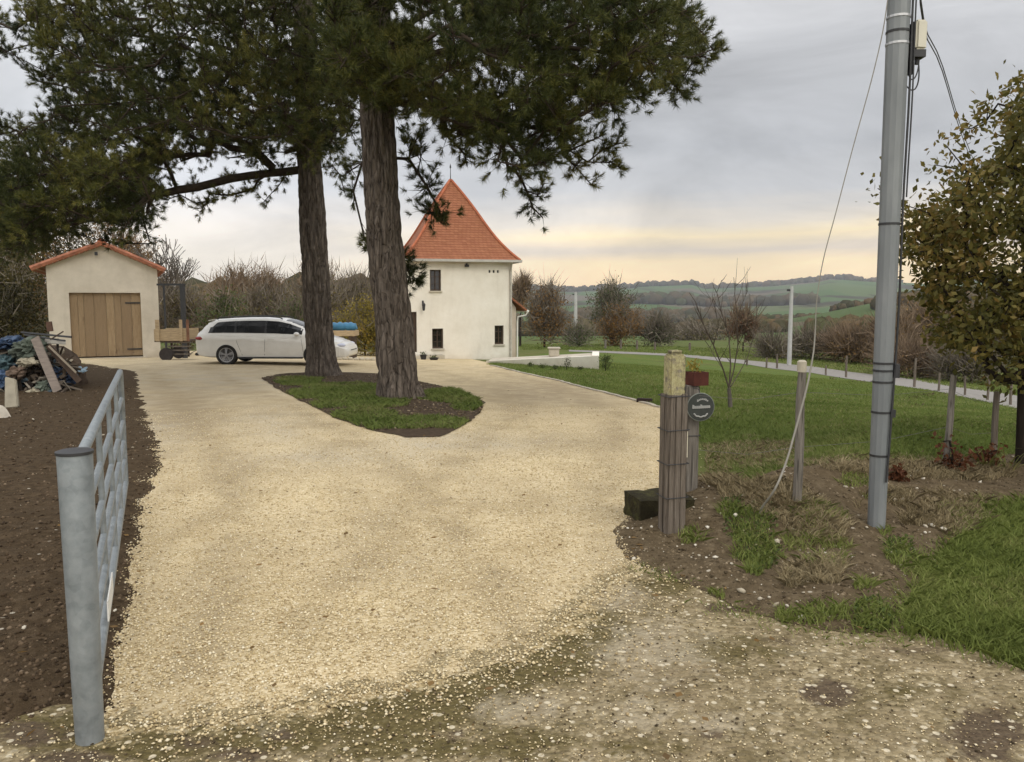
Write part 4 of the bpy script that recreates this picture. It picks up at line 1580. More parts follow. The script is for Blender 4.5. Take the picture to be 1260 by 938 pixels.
    # seams, handles, sills
    for s in (-1, 1):
        for x in (-1.05, -.14, .95):
            sm = MB()
            pts = []
            for f in (.12, .35, .6, .8, .97):
                xx = x + (.10 * (1 - f) if x > .5 else (-.05 * (1 - f) if x > -.5 else .28 * max(0, .75 - f)))
                h = np.interp(xx, xs, zb) - np.interp(xx, xs, zl)
                wv = np.interp(f, (0, .05, .22, .48, .72, .86, 1), (.8, .95, .985, 1, 1.003, .995, .96)) * np.interp(xx, xs, wl_)
                pts.append((xx, s * (wv + .001), np.interp(xx, xs, zl) + f * h))
            sm.tube(pts, .0055, 5)
            sm.build('door_seam', BLACK, root)
        for x in (-.98, -.06):
            hb = MB()
            hb.bar((x, s * .922, .855), (x + .2, s * .922, .85), .03, .028)
            hb.build('door_handle', PAINT, root, bevel=.006)
        mi = MB().blob((.86, s * 1.0, 1.0), (.09, .10, .065), 1, rough=.05).box((.84, s * .92, .965), (.06, .12, .03))
        mi.build('wing_mirror', PAINT, root, smooth=50)
        rl = MB().tube([(-1.72, s * .57, 1.45), (-1.64, s * .575, 1.515), (-.8, s * .585, 1.545), (-.1, s * .585, 1.545), (.22, s * .57, 1.515), (.32, s * .56, 1.465)], .018, 8)
        rl.build('roof_rail', BLACK, root, smooth=60)
        tl = MB().blob((-2.19, s * .77, .86), (.17, .11, .07), 2, rough=.03, sub=3)
        tl.build('tail_light', simple('red_lens', (.22, .012, .012), .15, .2, 6, .6), root, smooth=60)
        hl = MB().blob((2.09, s * .655, .635), (.19, .135, .070), 3, rough=.03, sub=3)
        hl.build('headlight', simple('lamp_lens', (.46, .48, .60), .1, .2, 9, .8), root, smooth=60)
        MB().box((2.25, s * .50, .36), (.22, .30, .09)).build('lower_intake', BLACK, root, bevel=.02)
        MB().bar((-1.0, s * .875, .245), (1.0, s * .875, .245), .05, .05).build('sill_trim', BLACK, root)
    MB().box((2.325, 0, .47), (.13, .86, .07)).build('grille', BLACK, root, bevel=.02)
    MB().bar((-2.35, -.74, .345), (-2.35, .74, .345), .12, .09).build('rear_valance', BLACK, root, bevel=.02)
    sp = MB().prism([(-2.02, 1.425), (-1.80, 1.462), (-1.80, 1.44), (-2.0, 1.40)], 'y', -.60, .60)
    sp.build('roof_spoiler', PAINT, root, bevel=.005)
    # wheels
    for wx in WX:
        for s in (-1, 1):
            M = Matrix.Rotation(R(90), 3, 'X')
            t = MB().lathe([(.20, -.10), (.30, -.11), (.325, -.09), (.33, -.05), (.33, .05), (.325, .09), (.30, .11), (.20, .10)], 36, (wx, s * .80, .335), M)
            w = t.build('wheel', TYRE, root, smooth=40)
            rm = MB()
            yo = s * .895
            Mr = Matrix.Rotation(R(90), 3, 'X')
            rm.lathe([(.205, -.005), (.232, -.012), (.238, .0), (.232, .012), (.205, .005)], 36, (wx, yo, .335), Mr)
            rm.lathe([(.045, -.02), (.05, 0), (.045, .02)], 16, (wx, yo, .335), Mr)
            for q in range(5):
                an = math.pi / 2 + q * 2 * math.pi / 5
                for e in (-.13, .13):
                    rm.bar((wx + .04 * math.cos(an), yo, .335 + .04 * math.sin(an)), (wx + .222 * math.cos(an + e), yo - s * .006, .335 + .222 * math.sin(an + e)), .026, .036, (0, 1, 0))
            rm.build('rim', RIM, w, smooth=40)
            MB().lathe([(.20, -.004), (.20, .004)], 24, (wx, s * .82, .335), Mr).build('brake_disc', METAL_DARK, w)
    # inside of the arches
    ar = MB()
    for wx in WX:
        ar.box((wx, 0, .45), (.70, 1.2, .40))
    ar.box((0, 0, .30), (4.0, 1.4, .10))
    ar.build('underbody', BLACK, root)


build_car()

# ------------------------------------------------------------------ shrubs and trees
FOL = {
    'rust': foliage('rust_orange', [(0, (.09, .052, .020)), (.5, (.21, .115, .036)), (1, (.36, .20, .065))], .9),
    'dusk': foliage('dark_olive', [(0, (.020, .020, .009)), (.45, (.055, .050, .017)), (.75, (.10, .08, .024)), (1, (.19, .14, .035))], .7),
    'dark': foliage('dark_evergreen', [(0, (.022, .032, .012)), (.5, (.060, .075, .026)), (1, (.13, .135, .05))], 1.2),
    'green': foliage('green_shrub', [(0, (.030, .048, .016)), (.5, (.075, .10, .030)), (1, (.15, .165, .055))], 1.2),
    'olive': foliage('olive_brown', [(0, (.055, .050, .022)), (.45, (.12, .105, .042)), (.75, (.18, .145, .055)), (1, (.27, .20, .07))], .8),
    'brown': foliage('autumn_brown', [(0, (.08, .052, .022)), (.5, (.19, .115, .042)), (1, (.33, .20, .07))], .9),
    'russet': foliage('russet', [(0, (.06, .022, .012)), (.5, (.12, .045, .020)), (1, (.20, .085, .035))], .9),
    'yellow': foliage('yellow_autumn', [(0, (.10, .085, .02)), (.45, (.22, .18, .034)), (.8, (.36, .27, .05)), (1, (.28, .15, .045))], 1.3),
    'oak': foliage('oak_leaves', [(0, (.035, .038, .011)), (.4, (.10, .094, .023)), (.66, (.17, .14, .034)), (.85, (.22, .14, .04)), (1, (.32, .26, .09))], 1.4, .6, .3, .5),
    'twig': foliage('bare_twigs', [(0, (.085, .072, .055)), (.5, (.165, .14, .108)), (1, (.26, .225, .18))], .8, .9, 0),
    'twigred': foliage('reddish_twigs', [(0, (.095, .068, .045)), (.5, (.19, .135, .088)), (1, (.29, .215, .145))], .8, .9, 0),
}


def ell_points(n, c, r, lump=.35, seed=0, shell=.0):
    out = []
    tot = 0
    while tot < n:
        p = RNG.uniform(-1, 1, (n * 3, 3))
        q = np.linalg.norm(p, axis=1)
        dirs = p / q[:, None]
        lim = 1 - lump + lump * 2 * (fbm(dirs[:, 0] * 1.6 + seed * 3.1, dirs[:, 1] * 1.6 - seed, dirs[:, 2] * 1.6 + seed * 1.7, 3) - .2)
        p = p[(q < lim) & (q > shell)]
        out.append(p)
        tot += len(p)
    return np.vstack(out)[:n] * np.array(r) + np.array(c)


def shrub(name, label, cat, base, w, h, leaf, n, size=(.05, .1), stem=BK_DARK, group=None, low=.0, twigf=0, clumps=26, seed=0, depthr=None, trunk_h=.25, lump=.35, twig_m='twig', twig_len=(.25, .7)):
    """leafy shrub or small tree: stems carrying clumps of leaves"""
    base = np.array(base, float)
    root = thing(name, label, cat, base, 0, group)
    c = np.array([0, 0, low * h + (1 - low) * h * .5])
    r = np.array([w / 2, (depthr or w) / 2, (1 - low) * h * .5])
    cl = ell_points(clumps, c, r * .92, lump, seed)
    cl = cl[cl[:, 2] > .05]
    roots = [((0, 0, z), -1) for z in np.linspace(0, max(.1, h * trunk_h), 4)]
    P, par, ends, n0 = grow(roots, list(cl), (0, 0, 0), step=max(.15, w * .12))
    mb = MB()
    rt = max(.012, .02 * h ** .8)
    mb.tube([(0, 0, -.1), (0, 0, 0), (0, 0, max(.1, h * trunk_h))], [rt * 1.5, rt * 1.2, rt], 7)
    limbs_mesh(mb, P, par, ends, n0, r_tip=.006 + .0012 * h, k=.45, rmax=rt, sides=5)
    mb.build('stem', stem, root)
    cl = np.array([P[e] for e in ends])
    if n:
        k = RNG.integers(0, len(cl), n)
        sp = .62 * np.cbrt((r[0] * r[1] * r[2]) / max(1, len(cl)) ) * 1.25
        B = cl[k] + RNG.normal(size=(n, 3)) * sp * np.array([1, 1, .8])
        B[:, 2] = np.maximum(B[:, 2], .03)
        soup('foliage', leaves(B, size), 4, FOL[leaf], root)
    if twigf:
        k = RNG.integers(0, len(cl), twigf)
        A = cl[k] + RNG.normal(size=(twigf, 3)) * .18 * w * .5
        d = unit(RNG.normal(size=(twigf, 3)) * .7 + unit(A - np.array([0, 0, h * .15])) * .8 + np.array([0, 0, .5]))
        E = A + d * RNG.uniform(*twig_len, (twigf, 1))
        A[:, 2] = np.maximum(A[:, 2], .02)
        soup('twigs', twigs_tri(A, E, .012 + .0008 * np.hypot(base[0], base[1])), 3, FOL[twig_m], root)
    return root


def bare_tree(name, label, base, h, mat=BK_GREY, levels=5, seed=1, spread=.55, trunk=.25, r0=.09, stems=1, cat='tree', lean=(0, 0), nb=3, minr=.006, group=None, shrink=(.62, .82)):
    rnd = random.Random(seed)
    root = thing(name, label, cat, base, 0, group)
    tr, br = MB(), MB()

    def rec(p, d, L, r, lv):
        pts, rs = [p], [r]
        q = p.copy()
        m = 4
        for i in range(m):
            d = (d + Vector((rnd.gauss(0, .09), rnd.gauss(0, .09), .05))).normalized()
            q = q + d * L / m
            pts.append(q.copy())
            rs.append(max(minr, r * (1 - .38 * (i + 1) / m)))
        (tr if lv == 0 else br).tube(pts, rs, 7 if lv < 2 else 4 if lv < 4 else 3, cap=False)
        if lv >= levels:
            return
        for k in range(nb + (1 if lv < 2 else 0)):
            i = rnd.randint(2 if lv == 0 else 1, m)
            if k == 0: i = m
            ax = d.orthogonal().normalized()
            ax.rotate(Matrix.Rotation(rnd.uniform(0, 6.28), 3, d))
            nd = (d + ax * rnd.uniform(spread * .6, spread * 1.4) * (.5 if k == 0 else 1)).normalized()
            rec(pts[i], nd, L * rnd.uniform(*shrink), max(minr, rs[i] * (.78 if k == 0 else .6)), lv + 1)
    for s in range(stems):
        d = Vector((lean[0] + (rnd.uniform(-.35, .35) if stems > 1 else 0), lean[1] + (rnd.uniform(-.35, .35) if stems > 1 else 0), 1)).normalized()
        rec(Vector((0, 0, -.05)), d, h * trunk, r0, 0)
    tr.build('trunk', mat, root, smooth=60)
    br.build('branches', mat, root)
    return root


def ground_at(px, Y):
    x = (px - 630) / F * Y * 1.0
    return np.array([x, Y, gz(x, Y)])


def sized(px0, px1, py_top, Y):
    """base, width, height of something that spans these photo pixels at distance Y"""
    b = ground_at((px0 + px1) / 2, Y)
    return b, (px1 - px0) * Y / F, at(630, py_top, Y)[2] - b[2]


# the wooded edge behind the garage and the car
WOODS = [
    # px0, px1, top, Y, leaf, n, size, low, label, cat, twigs
    (-130, 34, 150, 38, 'dusk', 9500, (.12, .24), .0, 'tall olive brown tree at the far left edge behind the rubbish heap', 'tree', 900),
    (-20, 78, 205, 43, 'brown', 6500, (.12, .22), .05, 'rusty brown tree crown rising left of the garage', 'tree', 900),
    (20, 130, 232, 50, 'dusk', 7000, (.12, .22), .0, 'olive tree standing directly behind the garage', 'tree', 1200),
    (110, 190, 250, 47, 'brown', 3000, (.10, .2), .1, 'thinning brown tree behind the right slope of the garage roof', 'tree', 1500),
    (-60, 66, 300, 34, 'dusk', 9000, (.09, .17), .0, 'yellowish green thicket against the left wall of the garage', 'bush', 500),
    (196, 258, 345, 40, 'olive', 1700, (.09, .16), .0, 'olive shrub behind the iron frame beside the garage', 'shrub', 1300),
    (246, 318, 352, 36, 'green', 3400, (.08, .15), .0, 'dense green shrub behind the tail of the white car', 'shrub', 300),
    (300, 362, 340, 43, 'olive', 2600, (.09, .16), .0, 'olive brown thicket above the roof of the white car', 'bush', 1500),
    (338, 392, 358, 37, 'green', 2200, (.08, .15), .0, 'green bush behind the windscreen of the white car', 'bush', 500),
    (362, 425, 334, 42, 'olive', 2600, (.09, .16), .0, 'olive twiggy bush seen between the two pine trunks', 'bush', 1300),
    (404, 470, 338, 44, 'olive', 1300, (.09, .16), .0, 'olive grey bush behind the yellow shrub', 'bush', 1500),
    (416, 482, 360, 35.5, 'yellow', 6500, (.07, .13), .0, 'yellow leaved shrub left of the nearer pine trunk', 'shrub', 300),
    (395, 436, 395, 36.5, 'dark', 1300, (.06, .12), .0, 'low dark bush under the blue roll', 'bush', 200),
    (150, 215, 300, 55, 'brown', 700, (.10, .2), .0, 'faded brown shrub half hidden by the garage wall', 'shrub', 2200),
    (250, 345, 322, 56, 'brown', 500, (.10, .2), .0, 'pale bare thicket far behind the car', 'bush', 3400),
    (340, 450, 318, 58, 'brown', 500, (.10, .2), .0, 'bare brown wood edge far behind the pine trunks', 'bush', 3400),
    (455, 520, 330, 52, 'olive', 1200, (.10, .2), .0, 'brown green tree hidden behind the left corner of the tower house', 'tree', 1200),
]
for i, (a, b, top, Y, leaf, n_, sz, low, lab, cat, tw) in enumerate(WOODS):
    bs, w, h = sized(a, b, top, Y)
    shrub('tree' if cat == 'tree' else cat, lab, cat, bs, w, h, leaf, n_, sz, seed=i + 3, low=low, twigf=tw, clumps=30, group='thicket behind garage and car', lump=.3, twig_m='twigred' if leaf == 'brown' else 'twig', twig_len=(.4, 1.3))
b_, w_, h_ = sized(180, 285, 243, 46)
bare_tree('bare_tree', 'tall leafless tree behind the gap between garage and car', ground_at(226, 46), h_ * .97, levels=5, seed=5, spread=.5, trunk=.27, r0=.13, minr=.016, nb=3, shrink=(.66, .84))

# right of the house
for i, (a, b, top, Y, leaf, n_, sz, low, lab, cat, tw, th_) in enumerate([
    (646, 694, 352, 60, 'rust', 5200, (.10, .18), .08, 'rounded brown tree right of the pink annex', 'tree', 1700, .3),
    (628, 652, 330, 75, 'brown', 300, (.12, .2), .35, 'small bare tree top showing above the annex roof', 'tree', 1500, .4),
    (690, 735, 398, 72, 'green', 1300, (.10, .18), .0, 'low green scrub left of the ivy clad tree', 'bush', 400, .1),
    (726, 778, 346, 78, 'dark', 3300, (.13, .24), .12, 'ivy clad dark tree with bare twigs at its top', 'tree', 900, .4),
    (738, 792, 376, 76, 'rust', 5200, (.11, .2), .0, 'orange brown bush at the foot of the ivy clad tree', 'bush', 600, .1),
    (786, 828, 387, 76, 'dark', 1500, (.12, .22), .0, 'dark spiky bush right of the orange brown bush', 'bush', 1200, .1),
    (897, 932, 380, 62, 'russet', 1300, (.10, .18), .12, 'russet sapling behind the bare young tree', 'tree', 700, .2),
    (820, 905, 410, 110, 'olive', 1500, (.2, .36), .0, 'grey green hedge down in the valley, left of the russet sapling', 'hedge', 1600, .1),
    (930, 975, 418, 54, 'olive', 700, (.10, .18), .0, 'brown hedge bush left of the pale mid pole', 'bush', 700, .1),
    (968, 1030, 413, 55, 'olive', 1000, (.10, .18), .0, 'brown hedge bush right of the pale mid pole', 'bush', 900, .1),
    (1020, 1078, 404, 52, 'brown', 1200, (.14, .24), .0, 'ochre hedge bush left of the grey utility pole', 'bush', 1800, .1),
    (1070, 1130, 396, 51, 'brown', 900, (.13, .22), .0, 'brown bush just right of the grey utility pole', 'bush', 1900, .1),
    (1100, 1180, 362, 62, 'brown', 1500, (.16, .28), .0, 'tall brown thicket behind the lower branches of the oak', 'bush', 2800, .1),
    (1160, 1250, 372, 56, 'brown', 1500, (.14, .26), .0, 'brown thicket behind the oak crown', 'bush', 2600, .1),
    (1230, 1330, 380, 50, 'olive', 1600, (.14, .26), .0, 'olive thicket behind the oak trunk', 'bush', 2400, .1),
    (1090, 1160, 425, 43, 'brown', 800, (.10, .18), .0, 'low bramble beyond the lane right of the utility pole', 'bush', 1500, .1),
    (1160, 1235, 430, 40, 'olive', 900, (.10, .18), .0, 'low bramble beyond the lane under the oak', 'bush', 1500, .1),
]):
    bs, w, h = sized(a, b, top, Y)
    shrub('tree' if cat == 'tree' else cat, lab, cat, bs, w, h, leaf, n_, sz, seed=i + 40, low=low, twigf=tw, clumps=24, trunk_h=th_, twig_m='twigred' if leaf in ('brown', 'russet') else 'twig', twig_len=(.5, 1.8))
b_, w_, h_ = sized(725, 785, 336, 78)
bare_tree('bare_tree', 'leafless tree rising out of the ivy', ground_at(754, 78.6), h_, levels=4, seed=9, spread=.42, trunk=.33, r0=.16, minr=.02)

# young bare tree on the lawn
g_ = G(899, 503)
hh = at(899, 352, g_[1])[2] - g_[2]
yt = thing('young_tree', 'leafless young tree with several thin upright stems on the lawn', 'tree', g_)
tr_, br_ = MB(), MB()
rn = random.Random(4)
loc = lambda px, py, dy: Vector(at(px, py, g_[1] + dy)) - Vector(g_)
tr_.tube([(0, 0, -.05), loc(898, 490, 0), loc(897, 478, 0)], [.042, .034, .030], 8)
for pts, r in (([(897, 478, 0), (890, 455, -.1), (878, 425, -.25), (866, 400, -.35), (856, 372, -.4), (848, 360, -.45)], .020), ([(897, 478, 0), (899, 450, .1), (897, 415, .25), (888, 385, .3), (882, 360, .3), (888, 345, .35)], .020),
               ([(897, 478, 0), (903, 455, .05), (908, 425, .0), (907, 390, -.1), (904, 362, -.1), (905, 352, -.1)], .017), ([(899, 476, 0), (910, 458, .3), (920, 440, .5), (928, 410, .55), (932, 380, .6)], .014),
               ([(890, 455, -.1), (880, 440, .3), (872, 425, .5), (860, 410, .55)], .010), ([(897, 415, .25), (906, 395, .35), (914, 372, .35), (920, 358, .3)], .010), ([(878, 425, -.25), (884, 400, -.5), (880, 380, -.6), (874, 366, -.6)], .009),
               ([(908, 425, 0), (918, 405, -.4), (924, 385, -.5)], .008)):
    P = [loc(*p) for p in pts]
    br_.tube(P, [.72 * r * (1 - .75 * i / (len(P) - 1)) for i in range(len(P))], 5)
    for k in range(12):
        i = rn.randint(1, len(P) - 2)
        a = P[i].lerp(P[i + 1], rn.random())
        d = (P[i + 1] - P[i]).normalized() + Vector((rn.gauss(0, .6), rn.gauss(0, .6), .3))
        L = rn.uniform(.12, .4)
        br_.tube([a, a + d.normalized() * L * .5, a + d.normalized() * L + Vector((0, 0, L * .2))], [r * .35, r * .25, .002], 3)
tr_.build('trunk', BK_GREY, yt, smooth=60)
br_.build('branches', BK_TWIG2, yt)

# oak on the right
def oak():
    g = G(1258, 581)
    d = float(g[1])
    root = thing('oak_tree', 'small oak with browning leaves at the right edge, by the fence', 'tree', g)
    s = d / F
    poly = [(1262, 90), (1250, 128), (1228, 130), (1215, 150), (1188, 152), (1166, 170), (1160, 190), (1150, 203), (1168, 215), (1140, 225), (1112, 246), (1118, 275), (1126, 290), (1116, 300), (1132, 320), (1136, 350), (1142, 390), (1162, 410), (1176, 430), (1212, 452), (1236, 466), (1262, 448),
            (1300, 460), (1350, 440), (1400, 400), (1420, 320), (1400, 240), (1360, 180), (1310, 130), (1290, 100)]
    cl = []
    for px, py in poly_samples(poly, 15, .5, .9):
        if vnoise(px / 34., py / 30.) < .28 + .13 * (py < 240) + .06 * (px < 1180): continue
        w = max(.15, 1 - abs(px - 1262) / 160)
        for q in range(3):
            cl.append(at(px, py, d + RNG.uniform(-1.15, 1.15) * math.sqrt(w)))
    for px, py in ((1080, 232), (1106, 250), (1112, 262), (1150, 203), (1165, 180), (1182, 160), (1196, 158), (1214, 148), (1252, 100), (1256, 112), (1120, 292), (1112, 302), (1216, 132), (1228, 128), (1232, 468), (1216, 456)):
        cl.append(at(px, py, d + RNG.uniform(-.3, .3)))
    P0 = [((at(1258 + .02 * (581 - py), py, d)), -1) for py in range(470, 120, -25)]
    P, par, ends, n0 = grow(P0, cl, (g[0], d, 0), step=.16, up=.5)
    mb = MB()
    limbs_mesh(mb, P, par, ends, n0, r_tip=.0045, k=.5, rmax=.035, sides=5)
    o = mb.build('limb', BK_DARK, root)
    for v in o.data.vertices: v.co -= Vector(g)
    tm = MB()
    pts = [at(1258 + .02 * (581 - py), py, d) - g for py in (590, 581, 560, 500, 440, 350, 250, 140)]
    tm.tube(pts, [.085, .070, .062, .055, .05, .035, .02, .006], 12)
    tm.build('trunk', BK_DARK, root, smooth=60)
    E = np.array([P[e] for e in ends])
    k = RNG.integers(0, len(E), 21000)
    B = E[k] + RNG.normal(size=(len(k), 3)) * .08
    soup('foliage', leaves(B, (.045, .085), .55) - g, 4, FOL['oak'], root)


oak()

# distant woods: clumps of crowns too many to count
def far_woods():
    cen, rad = [], []
    def row(p0, p1, Y0, Y1, n, r, dz=0):
        for k in range(n):
            t = RNG.random()
            px = p0 + (p1 - p0) * t
            Y = Y0 + (Y1 - Y0) * t + RNG.normal(0, .02) * Y0
            g = ground_at(px, Y)
            q = RNG.uniform(r * .6, r * 1.3)
            cen.append((g[0], g[1], g[2] + q * .55)); rad.append(q)
    for k in range(1300):                # ridge woods
        px = RNG.uniform(250, 1500)
        Y = RNG.uniform(2500, 3050)
        if vnoise(px / 60., Y / 300.) < .30: continue
        g = ground_at(px, Y)
        q = RNG.uniform(9, 17)
        cen.append((g[0], g[1], g[2] + q * .3)); rad.append(q)
    row(925, 1036, 500, 540, 110, 3.6)    # row of trees behind the middle hill
    row(1026, 1140, 450, 470, 420, 2.8)
    row(1080, 1500, 300, 330, 700, 3)
    row(1090, 1500, 210, 230, 600, 2.5)
    row(1110, 1500, 140, 150, 450, 2)
    row(640, 860, 420, 430, 120, 3.2)
    row(690, 900, 900, 950, 160, 9)
    row(760, 1000, 1500, 1400, 160, 11)
    row(640, 820, 260, 260, 120, 3.5)
    row(820, 960, 190, 180, 90, 2.0)
    row(1000, 1090, 140, 120, 60, 1.8)
    row(-600, 500, 130, 120, 420, 5)
    row(-600, 640, 700, 800, 260, 10)
    bm = bmesh.new()
    bmesh.ops.create_icosphere(bm, subdivisions=2, radius=1)
    V0 = np.array([v.co[:] for v in bm.verts])
    F0 = np.array([[v.index for v in f.verts] for f in bm.faces])
    bm.free()
    VV, II = [], []
    for i, (c, r) in enumerate(zip(cen, rad)):
        q = 1 + RNG.uniform(-.28, .28, len(V0))
        VV.append(V0 * q[:, None] * np.array([1, 1, .85]) * r + np.array(c))
        II.append(F0 + i * len(V0))
    n = NT('far_woodland', .95, .05)
    c = n.ramp(n.island(), [(0, (.050, .052, .028)), (.35, (.085, .072, .042)), (.6, (.12, .088, .050)), (.8, (.14, .095, .050)), (1, (.07, .08, .036))])
    c = n.mix(n.ramp(n.noise(.9, 4, .7), [(.35, 0), (.65, .6)]), c, (.020, .018, .010))
    m = n.done(c)
    tag(soup('far_woods', np.vstack(VV), 3, m, idx=np.vstack(II)), 'brown and green woods scattered over the valley and far ridge', 'woods', kind='stuff')


far_woods()

# ------------------------------------------------------------------ field gate
GALV = NT('galvanised_steel', .5, .5, .35)
_f = GALV.noise(14, 5, .65)
_v = GALV.node('ShaderNodeRGBToBW', {0: GALV.voronoi(38)})
_c = GALV.ramp(_f, [(.28, (.15, .17, .18)), (.5, (.215, .24, .25)), (.75, (.29, .315, .325))])
_c = GALV.mix(GALV.math('MULTIPLY', _v, .25), _c, (.38, .40, .41))
_c = GALV.mix(GALV.ramp(GALV.noise(5, 5, .7, GALV.scaled((2, 2, .6))), [(.58, 0), (.78, .55)]), _c, (.13, .13, .12))
GALV = GALV.done(_c, GALV.bump(_f, .25, .006), GALV.ramp(_f, [(.3, .42), (.7, .62)]))
STRAW = simple('pale_galvanised_plate', (.72, .71, .67), .6, .08, 9, .3)


def build_gate():
    p0 = G(111, 912)
    far = at(148, 457, 6.3)
    root = thing('field_gate', 'galvanised tubular steel field gate standing open along the drive edge', 'gate', p0)
    h = at(92, 557, p0[1])[2] - p0[2]
    post = MB()
    post.lathe([(.047, -.3), (.048, 0), (.058, h - .01), (.055, h)], 32)
    po = post.build('gate_post', GALV, root, smooth=40)
    MB().lathe([(.0615, h - .004), (.0615, h + .006), (.05, h + .010)], 32).build('post_cap', METAL_DARK, po, smooth=40)
    a = Vector((-.02, .085, 0))
    b = Vector((far[0] - p0[0], far[1] - p0[1], 0))
    d = (b - a).normalized()
    zf = gz(far[0], far[1]) - p0[2]
    top, bot = h - .02, .16
    r = .021
    fr = MB()
    fr.tube([a + Vector((0, 0, bot)), a + Vector((0, 0, top - .05)), a + d * .05 + Vector((0, 0, top)), b - d * .05 + Vector((0, 0, top + zf * .5)), b + Vector((0, 0, top - .05 + zf * .5)), b + Vector((0, 0, bot + zf * .5)), a + Vector((0, 0, bot))], r, 10)
    fr.build('gate_frame', GALV, root, smooth=50)
    L = (b - a).length
    for q, z in enumerate((.32, .46, .61, .78)):
        z = z * h / 1.0
        MB().tube([a + d * .01 + Vector((0, 0, z)), b - d * .01 + Vector((0, 0, z + zf * .5))], .0165, 8).build('rail', GALV, root, smooth=50)
    for t in (.25, .5, .75):
        MB().tube([a + d * L * t + Vector((.0, 0, bot)), a + d * L * t + Vector((.0, 0, top + zf * .5 * t))], .014, 8).build('upright', GALV, root, smooth=50)
    pl = a + d * L * .16 + Vector((.024, .0, 0))
    MB().bar(pl + Vector((0, 0, .10 + .14)), pl + d * .42 + Vector((0, 0, .10 + .14)), .006, .09).build('pale_strap', STRAW, root)
    for z in (bot + .08, top - .12):
        MB().tube([Vector((0, .055, z)), a + Vector((0, 0, z))], .014, 8).build('hinge', METAL_DARK, root)


build_gate()

# ------------------------------------------------------------------ timber posts
def post_wood(name, lo, mid, hi, lichen=None):
    n = NT(name, .93, .12)
    g = n.noise(9, 6, .7, n.scaled((6, 6, .35)), 1.0)
    c = n.ramp(g, [(.25, lo), (.5, mid), (.78, hi)])
    crack = n.noise(22, 3, .5, n.scaled((3, 3, .10)))
    c = n.mix(n.ramp(crack, [(.56, 0), (.64, .8)]), c, tuple(q * .5 for q in lo))
    if lichen:
        z = n.node('ShaderNodeSeparateXYZ', {0: n.obj()}, 'Z')
        m = n.math('MULTIPLY', n.ramp(n.noise(26, 5, .7), [(.36, 0), (.52, 1)]), n.math('GREATER_THAN', z, lichen))
        c = n.mix(n.math('MULTIPLY', m, .9), c, n.ramp(n.noise(60, 4, .7), [(.3, (.28, .25, .12)), (.6, (.47, .43, .24)), (.8, (.58, .55, .38))]))
    return n.done(c, n.bump(n.math('ADD', g, n.math('MULTIPLY', crack, -1)), .9, .012))


GREYWOOD = post_wood('weathered_wood', (.085, .068, .054), (.165, .138, .112), (.25, .215, .18))
GREYWOOD2 = post_wood('silvered_wood', (.11, .10, .085), (.19, .17, .145), (.29, .265, .235))
MOSS = NT('mossy_stone', .95, .1)
_c = MOSS.ramp(MOSS.noise(9, 6, .7), [(.28, (.016, .013, .009)), (.5, (.036, .031, .017)), (.66, (.075, .072, .028)), (.8, (.17, .15, .10))])
MOSS = MOSS.done(_c, MOSS.bump(MOSS.noise(18, 5, .7), .9, .03))
RUSTPOT = simple('rusty_box', (.075, .024, .017), .8, .3, 12, .2)
SLATE = simple('slate', (.042, .047, .042), .55, .25, 14, .3)
CHALK = simple('chalk_lettering', (.36, .36, .34), .8, .1, 20, .1)
PIPE = simple('pale_conduit', (.62, .57, .44), .6, .1, 6, .3)
GREYCABLE = simple('grey_cable', (.27, .255, .22), .7, .1, 6, .2)


